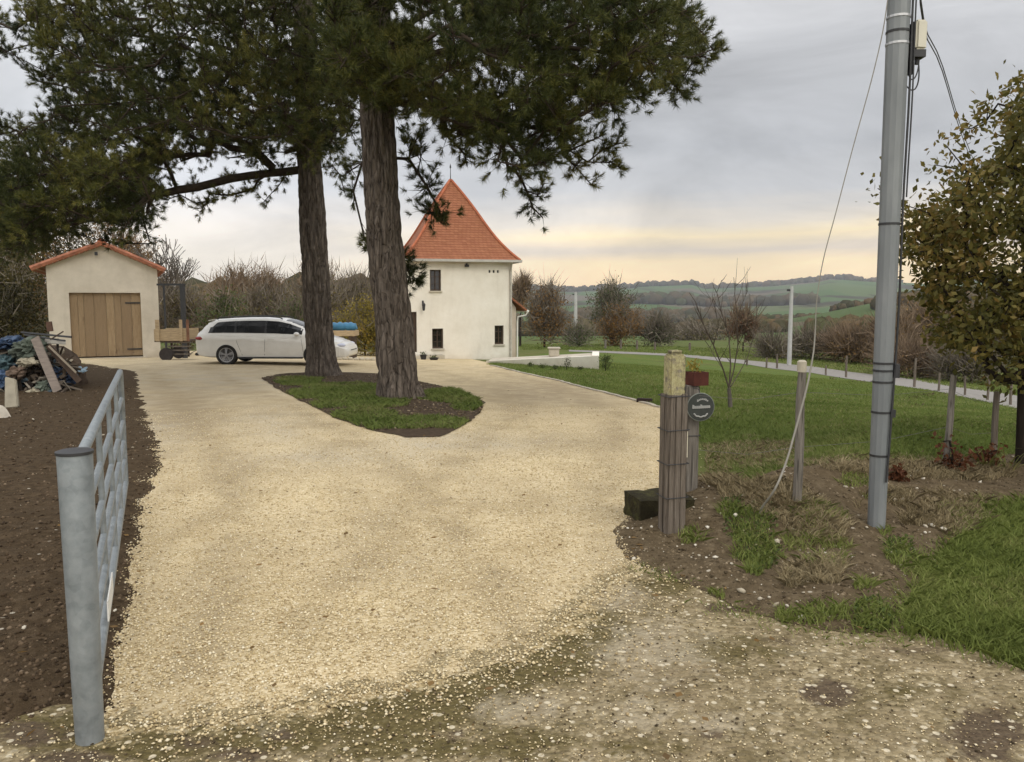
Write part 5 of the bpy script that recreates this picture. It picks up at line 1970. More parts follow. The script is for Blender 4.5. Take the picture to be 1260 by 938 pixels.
def gate_posts():
    g = G(826, 661)
    d = float(g[1]); s = d / F
    top = at(832, 431, d)[2] - g[2]
    zb = at(832, 485, d)[2] - g[2]
    root = thing('gate_post', 'thick square weathered post with yellow lichen on its top and slats wired round it', 'post', g, R(14))
    hw = .056
    mb = MB()
    mb.prism([(-hw, -hw), (hw, -hw), (hw, hw), (-hw, hw)], 'z', -.25, top - .025)
    mb.prism([(-hw + .006, -hw + .006), (hw - .012, -hw + .006), (hw - .012, hw - .01), (-hw + .008, hw - .012)], 'z', top - .024, top)
    mb.build('post', post_wood('lichen_post', (.11, .095, .075), (.21, .18, .145), (.31, .275, .225), zb), root, bevel=.012)
    n_ = 0
    for side in range(4):
        for k in range(3):
            t = (k + .5) / 3 * 2 - 1
            w = hw * 2 / 3 + .006
            c = Vector((t * (hw + .005), -(hw + .008 + .004 * (k % 2)), 0))
            c.rotate(Matrix.Rotation(side * math.pi / 2, 3, 'Z'))
            m = MB()
            m.box((c.x, c.y, zb / 2 - .02 + RNG.uniform(-.008, .008)), (w - .002, .016, zb + .04), side * math.pi / 2)
            m.build('slat', GREYWOOD, root, bevel=.005)
    for py in (487, 528, 569, 610):
        z = at(832, py, d)[2] - g[2]
        q = hw + .022
        MB().tube([(-q, -q, z), (q, -q, z + .004), (q, q, z), (-q, q, z), (-q, -q, z)], .0035, 5).build('wire_tie', METAL_DARK, root)
    # second post behind with box, disc and conduit
    g2 = G(851, 622) 
    d2 = float(g2[1]) + .25
    g2 = ground_at(851.5, d2)
    top2 = at(852, 474, d2)[2] - g2[2]
    r2 = thing('sign_post', 'slimmer grey post behind the lichen topped post, carrying the round slate sign', 'post', g2, R(8))
    MB().prism([(-.055, -.05), (.055, -.05), (.055, .05), (-.055, .05)], 'z', -.2, top2).build('post', GREYWOOD2, r2, bevel=.01)
    for py in (535, 605):
        z = at(852, py, d2)[2] - g2[2]
        MB().tube([(-.062, -.057, z), (.062, -.057, z), (.062, .057, z), (-.062, .057, z), (-.062, -.057, z)], .003, 5).build('wire_tie', METAL_DARK, r2)
    # round slate sign hanging on it
    c = at(862, 501, d2 - .12)
    sg = thing('round_sign', 'round dark slate name sign with chalk white lettering and a pale rim', 'sign', c, R(6))
    rad = 16.5 * d2 / F
    M = Matrix.Rotation(R(90), 3, 'X')
    MB().lathe([(rad, -.006), (rad, .006)], 40, (0, 0, 0), M).build('disc', SLATE, sg)
    ring = [(rad * 1.02 * math.cos(a), 0, rad * 1.02 * math.sin(a)) for a in np.linspace(0, 2 * math.pi, 41)]
    MB().tube(ring, .004, 6).build('rim', simple('sign_rim', (.20, .215, .19), .6), sg)
    le = MB()
    rnl = random.Random(3)
    def stroke(pts, w=.0032):
        le.tube([(x * rad, -.0085, z * rad) for x, z in pts], w, 5)
    # arched first line
    for k in range(7):
        a = R(128 - k * 12.5)
        cx_, cz_ = .60 * math.cos(a) + .12, .60 * math.sin(a)
        stroke([(cx_ - .03, cz_ - .07), (cx_ - .02, cz_ + (.10 if k in (0, 5) else .05)), (cx_ + .03, cz_ + .03), (cx_ + .035, cz_ - .06)])
    # middle line, handwriting
    for k in range(9):
        x = -.62 + k * .15
        hgt = .20 if k in (0, 4) else .10
        z0 = -.02 + .04 * k / 8
        stroke([(x, z0 - .08), (x + .01, z0 + hgt), (x + .07, z0 + hgt * .8), (x + .09, z0), (x + .05, z0 - .08), (x + .12, z0 - .06)], .0042)
    # flourish below
    arc = [(.72 * math.cos(a), .72 * math.sin(a) - .0) for a in np.linspace(R(222), R(318), 14)]
    stroke([(x, z + .03 * math.sin(i * 1.7)) for i, (x, z) in enumerate(arc)], .006)
    le.build('lettering', CHALK, sg)
    MB().tube([(0, .01, rad), (-.01, .03, rad + .03), (-.05, .04, rad + .035)], .003, 5).build('hook', METAL_DARK, sg)
    # planter box on top
    cb = at(857.5, 467, d2)
    bx = thing('planter_box', 'small rust red planter box with a sprig on top of the sign post', 'planter', (cb[0], cb[1], g2[2] + top2 + .001), R(20))
    bw = .125
    mb = MB()
    mb.wall(bw, bw * .8, -bw / 2, -bw / 2 + .012, [], -bw / 2, 0)
    mb.wall(bw, bw * .8, bw / 2 - .012, bw / 2, [], -bw / 2, 0)
    mb.box((-bw / 2 + .006, 0, bw * .4), (.012, bw - .024, bw * .8)).box((bw / 2 - .006, 0, bw * .4), (.012, bw - .024, bw * .8)).box((0, 0, .006), (bw - .026, bw - .026, .012))
    mb.build('box', RUSTPOT, bx)
    MB().box((0, 0, bw * .33), (bw - .03, bw - .03, bw * .55)).build('earth', GM['soil'], bx)
    B = RNG.normal(size=(70, 3)) * np.array([.03, .03, .03]) + np.array([-.03, 0, bw * .8 + .03])
    soup('sprig', leaves(B, (.02, .045), .4, -1.2), 4, FOL['yellow'], bx)
    # hinge irons
    MB().box((0, 0, 0), (.03, .05, .09)).build('iron_bracket', METAL_DARK, r2).location = (-.075, -.02, at(845, 480, d2)[2] - g2[2])
    MB().box((0, 0, 0), (.03, .05, .05)).build('iron_bracket', METAL_DARK, r2).location = (-.075, -.02, at(845, 519, d2)[2] - g2[2])
    cd = at(844.5, 545, d2 - .06)
    ct = thing('conduit', 'short pale plastic conduit between the two posts', 'pipe', (cd[0], cd[1], cd[2] - .08))
    MB().tube([(0, 0, -.03), (0, 0, .165)], .012, 10).build('pipe', PIPE, ct, smooth=50)
    # mossy stone block
    b1 = G(816, 645)
    st = thing('stone_block', 'dark mossy rectangular stone block at the foot of the gate posts', 'stone', b1, R(12))
    n0_ = at(788, 640, b1[1])[0] - b1[0]
    n1_ = at(860, 640, b1[1])[0] - b1[0]
    hh_ = at(816, 617, b1[1] + .0)[2] - b1[2]
    bm = bmesh.new()
    bmesh.ops.create_cube(bm, size=1)
    bmesh.ops.subdivide_edges(bm, edges=bm.edges, cuts=7, use_grid_fill=True)
    P = np.array([v.co[:] for v in bm.verts])
    P = P * np.array([n1_ - n0_, .34, hh_ + .12]) + np.array([(n0_ + n1_) / 2, .20, hh_ / 2 - .06])
    for i, v in enumerate(bm.verts):
        q = P[i]
        f = np.array([fbm(q[0] * 9 + k * 9, q[1] * 9, q[2] * 9) - .5 for k in range(3)])
        v.co = Vector(q + f * .045)
    me = bpy.data.meshes.new('stone')
    bm.to_mesh(me); bm.free()
    me.shade_smooth(); me.set_sharp_from_angle(angle=R(45))
    link_mesh('block', me, MOSS, st)


gate_posts()


def fence_post(label, px, py0, py1, w, mat, tilt=0, white=False, group=None, d=None, name='fence_post'):
    g = G(px, py0) if d is None else ground_at(px, d)
    h = at(px, py1, g[1])[2] - g[2]
    root = thing(name, label, 'post', g, R(RNG.uniform(0, 60)), group)
    r = w / 2 * g[1] / F
    mb = MB()
    pts = [(tilt * h * t + RNG.normal(0, .004), RNG.normal(0, .004), h * t if t > 0 else -.15) for t in (0, .08, .3, .55, .8, 1)]
    mb.tube(pts, [r * q for q in (1.08, 1.05, 1.0, 1.03, .97, .94)], 9)
    mb.build('post', mat, root, smooth=50)
    if white:
        MB().lathe([(r * 1.05, h - .0), (r * 1.05, h + .07), (r * .6, h + .08)], 12, (tilt * h, 0, 0)).build('insulator', simple('bone_cap', (.42, .38, .30), .8, .15, 12), root)
    return g, h


FP = [fence_post('grey rough fence post with a white cap, in line with the slanting cable', 979, 632, 458, 11, GREYWOOD2, .01, True),
      fence_post('leaning fence post with pale tip, right of the utility pole', 1163, 582, 462, 8, GREYWOOD2, .035),
      fence_post('dark fence post with white flaking bark, beside the oak trunk', 1221, 577, 482, 7.5, GREYWOOD, .01)]
grp = 'thin posts along the lane'
for lab, px, a, b, w in (('thin lane post just right of the utility pole', 1125, 477, 441, 3), ('short lane post between utility pole and leaning fence post', 1155, 482, 459, 2.6), ('short lane post behind the leaning fence post', 1187, 487, 463, 2.6),
                         ('taller lane post below the oak crown', 1215, 493, 461, 3), ('lane post nearest the oak trunk', 1243, 499, 463, 3.2), ('lane post just left of the utility pole', 1041, 465, 438, 2.6),
                         ('short lane post right of the white capped fence post', 1016, 462, 450, 2.2), ('thin lane post left of the pale mid pole', 956, 454, 436, 2.4), ('short lane post right of the bare young tree', 943, 453, 440, 2.2), ('thin lane post under the russet sapling', 919, 450, 442, 2.4)):
    fence_post(lab, px, a, b, w, GREYWOOD, RNG.normal(0, .02), group=grp, name='lane_post')
for lab, px, b in (('pale field post under the ivy clad tree', 745, 418), ('brown field post under the orange brown bush', 764, 418.5), ('field post between the orange brown bush and the dark spiky bush', 784, 419), ('field post under the dark spiky bush', 806, 421), ('field post alone beyond the lane, above the lichen topped post', 849, 422)):
    fence_post(lab, px, 0, b, 2.8, GREYWOOD2 if px == 745 else GREYWOOD, 0, group='field posts beyond the lane', d=62, name='field_post')
# fence wires
WIRE = simple('fence_wire', (.16, .15, .14), .6, .1, 9, .4, .5)
tops = [(at(860, 487, 5.62))] + [np.array([g[0], g[1], g[2] + h * .86]) for g, h in FP]
for lev, lab in ((1.0, 'upper strand of the wire fence along the bank'), (.55, 'lower strand of the wire fence along the bank')):
    mb = MB()
    pts = []
    for i, p in enumerate(tops):
        zz = gz(p[0], p[1]) + (p[2] - gz(p[0], p[1])) * lev
        q = np.array([p[0], p[1], zz])
        if pts:
            m = (pts[-1] + q) / 2 - np.array([0, 0, .04])
            pts.append(m)
        pts.append(q)
    mb.tube(pts, .0016, 4)
    tag(mb.build('fence_wire', WIRE), lab, 'wire')

# ------------------------------------------------------------------ utility poles and cables
def utility_pole():
    g = G(1078, 654)
    d = float(g[1])
    s = d / F
    root = thing('utility_pole', 'grey galvanised utility pole standing on the bank', 'pole', g)
    NS = 12
    zs = [-.3, 0, .5, 1.5, 3.0, 4.6, 5.6]
    xt = at(1106.5, 0, d)[0] - g[0]
    zt = at(1106.5, 0, d)[2] - g[2]
    mb = MB()
    mb.tube([(xt * z / zt, 0, z) for z in zs], [.054, .056, .060, .063, .068, .074, .078], NS)
    PM = NT('pole_steel', .6, .4, .3)
    f = PM.noise(6, 5, .6, PM.scaled((1, 1, .25)))
    PM = PM.done(PM.ramp(f, [(.3, (.175, .188, .195)), (.55, (.225, .238, .245)), (.75, (.28, .295, .30))]), PM.bump(f, .2, .004))
    mb.build('pole', PM, root)
    ax = lambda z: xt * z / zt
    rad = lambda z: np.interp(z, zs, [.054, .056, .060, .063, .068, .074, .078])
    BANDM = simple('steel_band', (.5, .5, .5), .4, .1, 9, .5, .8)
    for py, m in ((22, BANDM), (40, METAL_DARK), (55, BANDM), (276, METAL_DARK), (447, METAL_DARK), (456, METAL_DARK), (470, METAL_DARK), (507, METAL_DARK), (560, METAL_DARK)):
        z = at(1090, py, d)[2] - g[2]
        r = rad(z) + .003
        MB().lathe([(r, z - .007), (r, z + .007)], 16, (ax(z), 0, 0)).build('band', m, root)
    # cable running down the right side
    for off, r, z0, z1, nm in ((.012, .007, .35, 5.3, 'riser_cable'), (.030, .005, 2.2, 5.3, 'riser_cable')):
        pts = []
        for z in np.linspace(z0, z1, 24):
            w = .010 * math.sin(z * 5)
            a = -.55 if z > 1.2 else -.55 - (1.2 - z) * .9
            rr = rad(z) + off
            pts.append((ax(z) + rr * math.cos(a) + w * .3, rr * math.sin(a), z))
        MB().tube(pts, r, 6).build(nm, METAL_DARK, root)
    z = at(1100, 456, d)[2] - g[2]
    MB().box((ax(z) + .07, -.035, z), (.03, .04, .09)).build('clamp', METAL_DARK, root)
    z = at(1100, 508, d)[2] - g[2]
    MB().box((ax(z) + .062, -.035, z), (.022, .03, .05)).build('clamp', METAL_DARK, root)
    z = at(1100, 62, d)[2] - g[2]
    MB().bar((ax(z) + .074, -.03, z - .16), (ax(z) + .082, -.03, z + .16), .03, .02).build('junction_bracket', METAL_DARK, root)
    # junction box
    c = at(1129, 45, d) - g
    bx = MB().box((0, 0, 0), (.075, .10, .18), M=Matrix.Rotation(R(8), 3, 'Z')).build('junction_box', CREAM_PLASTIC, root, bevel=.012)
    bx.location = tuple(float(v) for v in c)
    gl = MB().box((0, 0, 0), (.07, .08, .045)).tube([(.0, 0, -.02), (.0, 0, -.06)], .014, 8).build('cable_gland', METAL_DARK, bx)
    gl.location = (.005, 0, -.112)
    MB().bar((-.07, 0, .03), (-.03, 0, .03), .03, .08).build('box_bracket', METAL_DARK, bx)
    for k, (w, hgt, r) in enumerate(((.085, .20, .0045), (.05, .13, .004))):
        x0 = c[0] + .012
        pts = [(x0 - w * (1 - math.cos(t)) * .75 + (.035 if k == 0 else .0) * math.sin(t), c[1] - .01 * k, c[2] - .15 - hgt * math.sin(t) * .9) for t in np.linspace(0, math.pi, 18)]
        MB().tube(pts, r, 6).build('cable_loop', METAL_DARK, root)
    # cable slanting down to the ground
    pts = [at(1093, -6, d - .02), at(1086, 40, d), at(1072, 100, d + .02), at(1050, 180, d + .04), at(1029, 260, d + .05), at(1013, 320, d + .05), at(1005, 370, d + .04), at(1003, 410, d + .03),
           at(1000, 440, d), at(992, 480, d - .05), at(980, 525, d - .10), at(967, 570, d - .16), at(953, 603, d - .2)]
    e = G(930, 652)
    pts += [e + np.array([.03, .02, .12]), e + np.array([0, 0, .0])]
    def smooth(P):
        P = [np.array(p) for p in P]
        out = [P[0]]
        for i in range(len(P) - 1):
            p0, p1, p2, p3 = P[max(i - 1, 0)], P[i], P[i + 1], P[min(i + 2, len(P) - 1)]
            for t in np.linspace(.2, 1, 5):
                out.append(.5 * (2 * p1 + (p2 - p0) * t + (2 * p0 - 5 * p1 + 4 * p2 - p3) * t * t + (3 * p1 - p0 - 3 * p2 + p3) * t ** 3))
        return out
    P = smooth(pts)
    rr = [.0032 if i < 30 else .0032 + .0038 * min(1, (i - 30) / 16) for i in range(len(P))]
    tag(MB().tube(P, rr, 6).build('hanging_cable', GREYCABLE, smooth=60), 'loose pale cable slanting from the utility pole to the ground', 'cable')
    # twin wire leading away over the oak
    for k, (lab, o) in enumerate((('upper of the two dark wires running off over the oak', .0), ('lower of the two dark wires running off over the oak', -.045))):
        pts = [np.array([g[0] + ax(5.3), d, g[2] + 5.3 + o]), at(1133, 0, d + 1.8) + np.array([0, 0, o]), at(1160, 82, d + 4.2) + np.array([0, 0, o * 1.2]), at(1195, 190, d + 10) + np.array([0, 0, o * 2]), at(1228, 262, d + 24) + np.array([0, 0, o * 3]), at(1262, 318, d + 60) + np.array([0, 0, o * 4])]
        tag(MB().tube(smooth(pts), .006, 6).build('overhead_wire', METAL_DARK), lab, 'wire')


utility_pole()
POLE_PALE = simple('concrete_pole', (.42, .42, .41), .8, .12, 3, .2)
for lab, px, py0, py1, d, w in (('pale concrete pole standing beyond the lane, left of the utility pole', 972, 450, 352, float(G(972, 450)[1]), 5.0), ('distant pale pole left of the ivy clad tree', 708, 418, 360, 98, 4.6)):
    g = ground_at(px, d)
    h = at(px, py1, d)[2] - g[2]
    r = thing('far_pole', lab, 'pole', g)
    MB().tube([(0, 0, -.3), (0, 0, h * .5), (0, 0, h)], [w / 2 * d / F * 1.1, w / 2 * d / F, w / 2 * d / F * .8], 10).build('pole', POLE_PALE, r, smooth=50)
    MB().box((-.12 * w / 5, 0, h - .25), (w * d / F * 1.3, .08, .12)).build('crossarm', METAL_DARK, r)

# ------------------------------------------------------------------ beside the garage: frame, trailer, roll
def side_things():
    Y = 27.5
    s = Y / F
    p = ground_at(227, 29.5)
    k = 29.5 / F
    fr = thing('iron_frame', 'dark iron frame with a crossbar standing against the right side of the garage', 'frame', p)
    zt = at(227, 351, 29.5)[2] - p[2]
    MB().bar((0, 0, -.1), (0, 0, zt), 5.5 * k, .10, (0, 1, 0)).build('upright', METAL_DARK, fr)
    MB().bar((-31 * k, 0, zt + .02), (.10, 0, zt + .02), .07, .07).build('crossbar', METAL_DARK, fr)
    MB().bar((-27 * k, .3, -.1), (-27 * k, .3, zt), .06, .06, (0, 1, 0)).build('upright', METAL_DARK, fr)
    g = ground_at(220, Y)
    Z = lambda py: at(220, py, Y)[2] - g[2]
    X = lambda px: (px - 220) * s
    tr = thing('trailer', 'small wooden sided trailer loaded with slats between garage and car', 'trailer', g, R(4))
    for y in (-.55, .55):
        MB().box((X(218), y, (Z(418) + Z(405)) / 2), (40 * s, .03, Z(405) - Z(419))).build('side_board', WOOD_PALE, tr)
    MB().box((X(218), 0, Z(419)), (40 * s, 1.1, .05)).build('floor', WOOD_DARK, tr)
    for a, b in ((202.5, 4.5), (230, 3.5), (238, 3)):
        MB().box((X(a), -.585, (Z(393) + Z(419)) / 2), (b * s, .04, Z(393) - Z(419))).build('stake', WOOD_PALE if a < 235 else simple('red_brown_stake', (.20, .10, .06), .8), tr)
    M = Matrix.Rotation(R(90), 3, 'X')
    for y in (-.6, .6):
        w = MB().lathe([(.12, -.07), (.21, -.08), (.225, 0), (.21, .08), (.12, .07)], 24, (X(212), y, .225), M).build('wheel', simple('trailer_tyre', (.05, .042, .040), .9), tr, smooth=40)
        MB().lathe([(.125, -.05), (.11, 0), (.125, .05)], 20, (X(212), y, .225), M).build('rim', simple('rusty_rim', (.22, .15, .13), .6), w)
    for q in range(4):
        MB().box((X(226), -.45, Z(437) + .06 + q * .13), (26 * s, .12, .045)).build('slat', simple('grey_slat', (.16, .135, .11), .9), tr)
    for x in (X(216), X(236)):
        MB().box((x, -.40, Z(437) + .22), (.05, .06, .5)).build('prop', WOOD_DARK, tr)
    # blue roll on a timber stack behind the car bonnet
    Y2 = 31
    s2 = Y2 / F
    g2 = ground_at(424, Y2)
    Z2 = lambda py: at(424, py, Y2)[2] - g2[2]
    st = thing('timber_stack', 'stack of pale boards on dark bearers behind the car bonnet', 'timber', g2)
    MB().box((-4 * s2, 0, (Z2(407) + Z2(413)) / 2), (38 * s2, 1.0, Z2(407) - Z2(413.5))).build('boards', WOOD_PALE, st, bevel=.01)
    for x in (-20, 10):
        MB().box((x * s2, 0, (Z2(413.5) - .1) / 2), (.12, .9, Z2(413.5) + .1)).build('bearer', WOOD_DARK, st)
    zc = (Z2(395) + Z2(405)) / 2
    rl = thing('blue_roll', 'blue rolled tarpaulin lying on the stack of boards', 'tarpaulin', (g2[0], g2[1], g2[2] + Z2(407) + .005))
    r = 5.4 * s2
    pts = [(x * s2, 0, r * .9 + .02 * math.sin(x)) for x in np.linspace(-22, 15, 12)]
    rr = [r * .75] + [r * (.93 + .07 * math.sin(i * 1.9)) for i in range(10)] + [r * .7]
    MB().tube(pts, rr, 16).build('roll', simple('blue_tarpaulin', (.045, .17, .30), .45, .4, 1.2, .4), rl, smooth=60)
    # border stones behind the car
    for i, px in enumerate((417, 424, 431, 438, 445, 452, 459, 466)):
        p = ground_at(px, 28.6 + RNG.uniform(-.15, .15))
        z = gz(p[0], p[1])
        o = MB().blob((0, 0, .05), (.10, .07, .07), i, rough=.35).build('border_stone', STONE, None, smooth=60)
        o.location = (p[0], p[1], z)
        tag(o, 'white border stone in the row at the edge of the gravel behind the car', 'stone', 'row of white border stones')
    # pots by the house doorstep
    for i, (px, py, lab) in enumerate(((521, 441, 'dark flower pot beside the doorstep of the tower house'), (534, 441.5, 'low dark bowl to the right of the doorstep'))):
        q = G(px, py + 2)
        pt = thing('flower_pot', lab, 'pot', q)
        r = .13 if i == 0 else .18
        h = .20 if i == 0 else .10
        MB().lathe([(r * .7, 0), (r, h * .9), (r * 1.1, h * .92), (r * 1.1, h), (r * .9, h), (r * .85, h * .8)], 16).build('pot', simple('dark_pot', (.035, .033, .034), .5), pt, smooth=40)
        soup('plant', leaves(RNG.normal(size=(60, 3)) * np.array([.06, .06, .035]) + np.array([0, 0, h + .03]), (.04, .08), .5, -.5), 4, FOL['green'], pt)


side_things()

# ------------------------------------------------------------------ rubbish heap on the left
def heap():
    TB = simple('blue_sheeting', (.040, .070, .13), .5, .6, 4, .4)
    TG = simple('green_grey_sheeting', (.10, .12, .095), .6, .4, 3, .3)
    TP = simple('pale_sacking', (.30, .27, .20), .8, .3, 5, .2)
    BR = simple('brown_rubble', (.085, .062, .045), .95, .5, 6, .1, bump=.03)
    Y = 16.0
    def lump(name, lab, cat, px, py, w, h, m, seed, Y=Y, dep=.5, rough=.4, hang=False):
        c = at(px, py, Y)
        s = Y / F
        o = MB().blob((0, 0, 0), (w / 2 * s, dep, h / 2 * s), seed, rough=rough, sub=5).build(name, m, None, smooth=50)
        me = o.data
        q = np.array([v.co[:] for v in me.vertices])
        f = np.abs(fbm(q[:, 0] * 7 + seed * 3, q[:, 1] * 7, q[:, 2] * 9 + seed, 3) - .5) * 2
        q = q * (1.12 - .62 * np.exp(-f * 5))[:, None] + (vnoise(q[:, 0] * 16, q[:, 1] * 16, q[:, 2] * 16 + seed)[:, None] - .5) * .05
        me.vertices.foreach_set('co', q.astype(np.float32).ravel())
        me.update()
        o.location = tuple(float(v) for v in c)
        return tag(o, lab, cat)
    b = ground_at(30, Y)
    o = MB().blob((0, 0, .15), (1.15, 1.0, .75), 3, rough=.45, sub=4).build('rubble_heap', BR, None, smooth=40)
    o.location = (float(at(28, 460, Y + .5)[0]), Y + .5, float(b[2]))
    tag(o, 'brown heap of rubble and rags left of the garage drive', 'heap')
    o = MB().blob((0, 0, .1), (1.6, 1.0, .95), 8, rough=.45, sub=4).build('rubble_heap', BR, None, smooth=40)
    o.location = (float(at(-60, 460, Y + 1)[0]), Y + 1, float(b[2]))
    tag(o, 'taller rubble heap cut by the left edge of the photo', 'heap')
    lump('tarpaulin', 'bright blue sheet folded over the top left of the heap', 'tarpaulin', 12, 422, 42, 15, TB, 21)
    lump('tarpaulin', 'green grey sheet bulging in the middle of the heap', 'tarpaulin', 38, 430, 38, 32, TG, 22, Y - .3, .45)
    lump('tarpaulin', 'teal blue sheet at the left edge below the green one', 'tarpaulin', 6, 448, 34, 30, simple('teal_sheeting', (.06, .10, .11), .5, .4, 3), 23, Y - .4, .4)
    lump('tarpaulin', 'dark blue sheet under the long dark plank', 'tarpaulin', 76, 463, 34, 26, simple('navy_sheeting', (.02, .035, .07), .4, .5, 3), 24, Y - .3, .35)
    lump('tarpaulin', 'blue rag low at the left, behind the stone slab', 'tarpaulin', 6, 468, 34, 24, TB, 25, Y - .8, .3)
    lump('sack', 'pale creased sack lying across the heap', 'sack', 35, 446, 27, 11, TP, 31, Y - .75, .22)
    lump('sack', 'grey green sack at the foot of the light plank', 'sack', 54, 476, 15, 17, TG, 32, Y - .8, .2)
    lump('sack', 'brown sack leaning at the front of the heap', 'sack', 22, 458, 20, 18, simple('brown_sacking', (.14, .10, .075), .9, .35, 6), 33, Y - .85, .2)
    lump('sack', 'pale bundle low at the front between sack and slab', 'sack', 42, 482, 15, 11, TP, 34, Y - .9, .16)
    lump('bag', 'light blue plastic bag at the right end of the heap', 'bag', 100, 456, 13, 8, simple('light_blue_plastic', (.24, .34, .42), .4, .2, 4), 35, Y + .3, .14)
    lump('rubble_stone', 'white rubble stone at the right end of the heap', 'stone', 84, 444, 8, 6, STONE, 36, Y + .2, .1)
    lump('rubble_stone', 'white rubble stone under the dark poles', 'stone', 73, 432, 10, 9, STONE, 37, Y + .1, .12)

    def plank(lab, p0, p1, Y0, Y1, w, t, m, name='plank'):
        a, b = at(*p0, Y0), at(*p1, Y1)
        o = MB().bar(Vector((0, 0, 0)), Vector(b - a), w * Y / F, t, (0, -1, .3)).build(name, m, None, bevel=.004)
        o.location = tuple(float(v) for v in a)
        tag(o, lab, 'pole' if name == 'pole' else name)
    PK = simple('grey_plank', (.21, .175, .15), .85, .2, 5, .2, stretch=(1, 6, 6))
    plank('broad light grey plank leaning on the front of the heap', (71, 482), (43, 416), Y - 1.0, Y - .6, 10, .035, PK)
    plank('long dark board sloping down to the right end of the heap', (98, 470), (59, 425), Y - .6, Y - .5, 7, .03, WOOD_DARK)
    plank('pale edged batten lying on the long dark board', (94, 459), (60, 426), Y - .7, Y - .6, 2.2, .03, simple('pale_batten', (.25, .21, .16), .9))
    plank('white painted board sticking out under the dark poles', (81, 421), (55, 420), Y, Y - .2, 6, .03, simple('dirty_white_board', (.40, .38, .34), .8))
    plank('thin black pole on top of the heap, pointing right', (88, 415), (26, 409), Y - .3, Y + .2, 2.2, .03, METAL_DARK, 'pole')
    plank('second black pole on top of the heap, lower one', (80, 419.5), (30, 412), Y - .5, Y, 1.8, .03, METAL_DARK, 'pole')
    plank('short dark stick crossing the black poles', (78, 408), (62, 418), Y - .5, Y - .4, 1.4, .02, WOOD_DARK, 'pole')
    plank('dark upright board at the back of the heap', (62, 408), (60, 396), Y + .8, Y + .8, 7, .05, simple('rusty_board', (.12, .07, .05), .9))
    # splinters, laths and broken bricks too many to count
    mb = MB()
    rn2 = random.Random(8)
    for k in range(230):
        px, t = rn2.uniform(-60, 92), rn2.random()
        topy = 418 + max(0, px - 55) * .95
        c = at(px, topy + (488 - topy) * t ** .8, Y - .1 - .85 * t + rn2.uniform(-.1, .1))
        M = Matrix.Rotation(rn2.uniform(0, 3.1), 3, 'Z') @ Matrix.Rotation(rn2.gauss(0, .5), 3, 'Y') @ Matrix.Rotation(rn2.gauss(0, .5), 3, 'X')
        sz = (rn2.uniform(.15, .7), rn2.uniform(.02, .06), rn2.uniform(.012, .035)) if rn2.random() < .6 else (rn2.uniform(.08, .22), rn2.uniform(.06, .14), rn2.uniform(.04, .08))
        mb.box(c, sz, M=M)
    n = NT('debris', .9, .2)
    dm = n.done(n.ramp(n.island(), [(0, (.03, .024, .02)), (.35, (.085, .065, .048)), (.6, (.15, .125, .10)), (.8, (.24, .21, .17)), (.9, (.05, .07, .085)), (1, (.34, .31, .26))], 'CONSTANT'))
    tag(mb.build('heap_debris', dm), 'splinters, laths and broken bricks strewn over the heap', 'debris', kind='stuff')
    g = G(14, 503)
    sl = MB().prism([(-.085, 0), (.105, .02), (.05, .46), (-.10, .50)], 'y', -.04, .04).build('stone_slab', simple('pale_slab', (.33, .30, .235), .9, .2, 7), None, bevel=.012)
    sl.location = tuple(float(v) for v in g)
    sl.rotation_euler = (R(-14), 0, R(10))
    tag(sl, 'pale tapering stone slab propped at the left of the heap', 'slab')
    g = G(0, 516)
    o = MB().prism([(-.2, 0), (.10, 0), (.05, .10), (0, .17), (-.2, .22)], 'y', -.12, .12).build('stone_slab', simple('white_block', (.55, .50, .42), .9, .12, 7), None, bevel=.012)
    o.location = tuple(float(v) for v in g)
    tag(o, 'white broken block at the left edge in front of the heap', 'block')


heap()

# ------------------------------------------------------------------ edging, small plants
def edging():
    O = [(604, 450.5), (640, 459), (690, 470), (740, 483), (785, 495), (814, 503.5)]
    pts = [G(*p) for p in O]
    P = []
    for a, b in zip(pts[:-1], pts[1:]):
        for t in np.linspace(0, 1, 12, endpoint=False):
            q = a + (b - a) * t
            P.append(q + np.array([RNG.normal(0, .012), RNG.normal(0, .012), 0]))
    mb = MB()
    for a, b in zip(P[:-1], P[1:]):
        z0, z1 = gz(a[0], a[1]), gz(b[0], b[1])
        mb.bar((a[0], a[1], z0 + .0), (b[0], b[1], z1 + .0 + RNG.uniform(-.002, .002)), .07, .07)
    tag(mb.build('lawn_edging', simple('edging_stone', (.40, .36, .29), .9, .3, 3)), 'narrow pale stone edging between the gravel drive and the lawn', 'edging')
    g = G(793, 496)
    k = thing('drain_block', 'dark low block at the edge of the drive beside the lawn', 'block', g, R(-20))
    MB().box((0, 0, .03), (.26, .12, .10)).build('block', simple('dark_brick', (.030, .018, .014), .85, .3, 9), k, bevel=.01)


edging()
b = G(745, 457)
shrub('shrub', 'small rounded green shrub at the right end of the terrace wall', 'shrub', b, .38, .50, 'green', 620, (.03, .055), clumps=14, seed=91)
for px, py, w, h, lf, lab in ((697, 455.5, .2, .42, 'dark', 'thin dark upright plant against the terrace wall'), (668, 453.5, .24, .14, 'green', 'low green tuft near the middle of the terrace wall'), (683, 455, .16, .10, 'dark', 'tiny dark tuft left of the upright plant by the terrace wall'),
                              (714, 456, .12, .11, 'dark', 'tiny dark plant right of the upright plant by the terrace wall'), (652, 452, .2, .10, 'green', 'low green tuft at the left part of the terrace wall')):
    shrub('plant', lab, 'plant', G(px, py), w, h, lf, 170, (.025, .05), clumps=7, seed=int(px), group='small plants along the terrace wall')


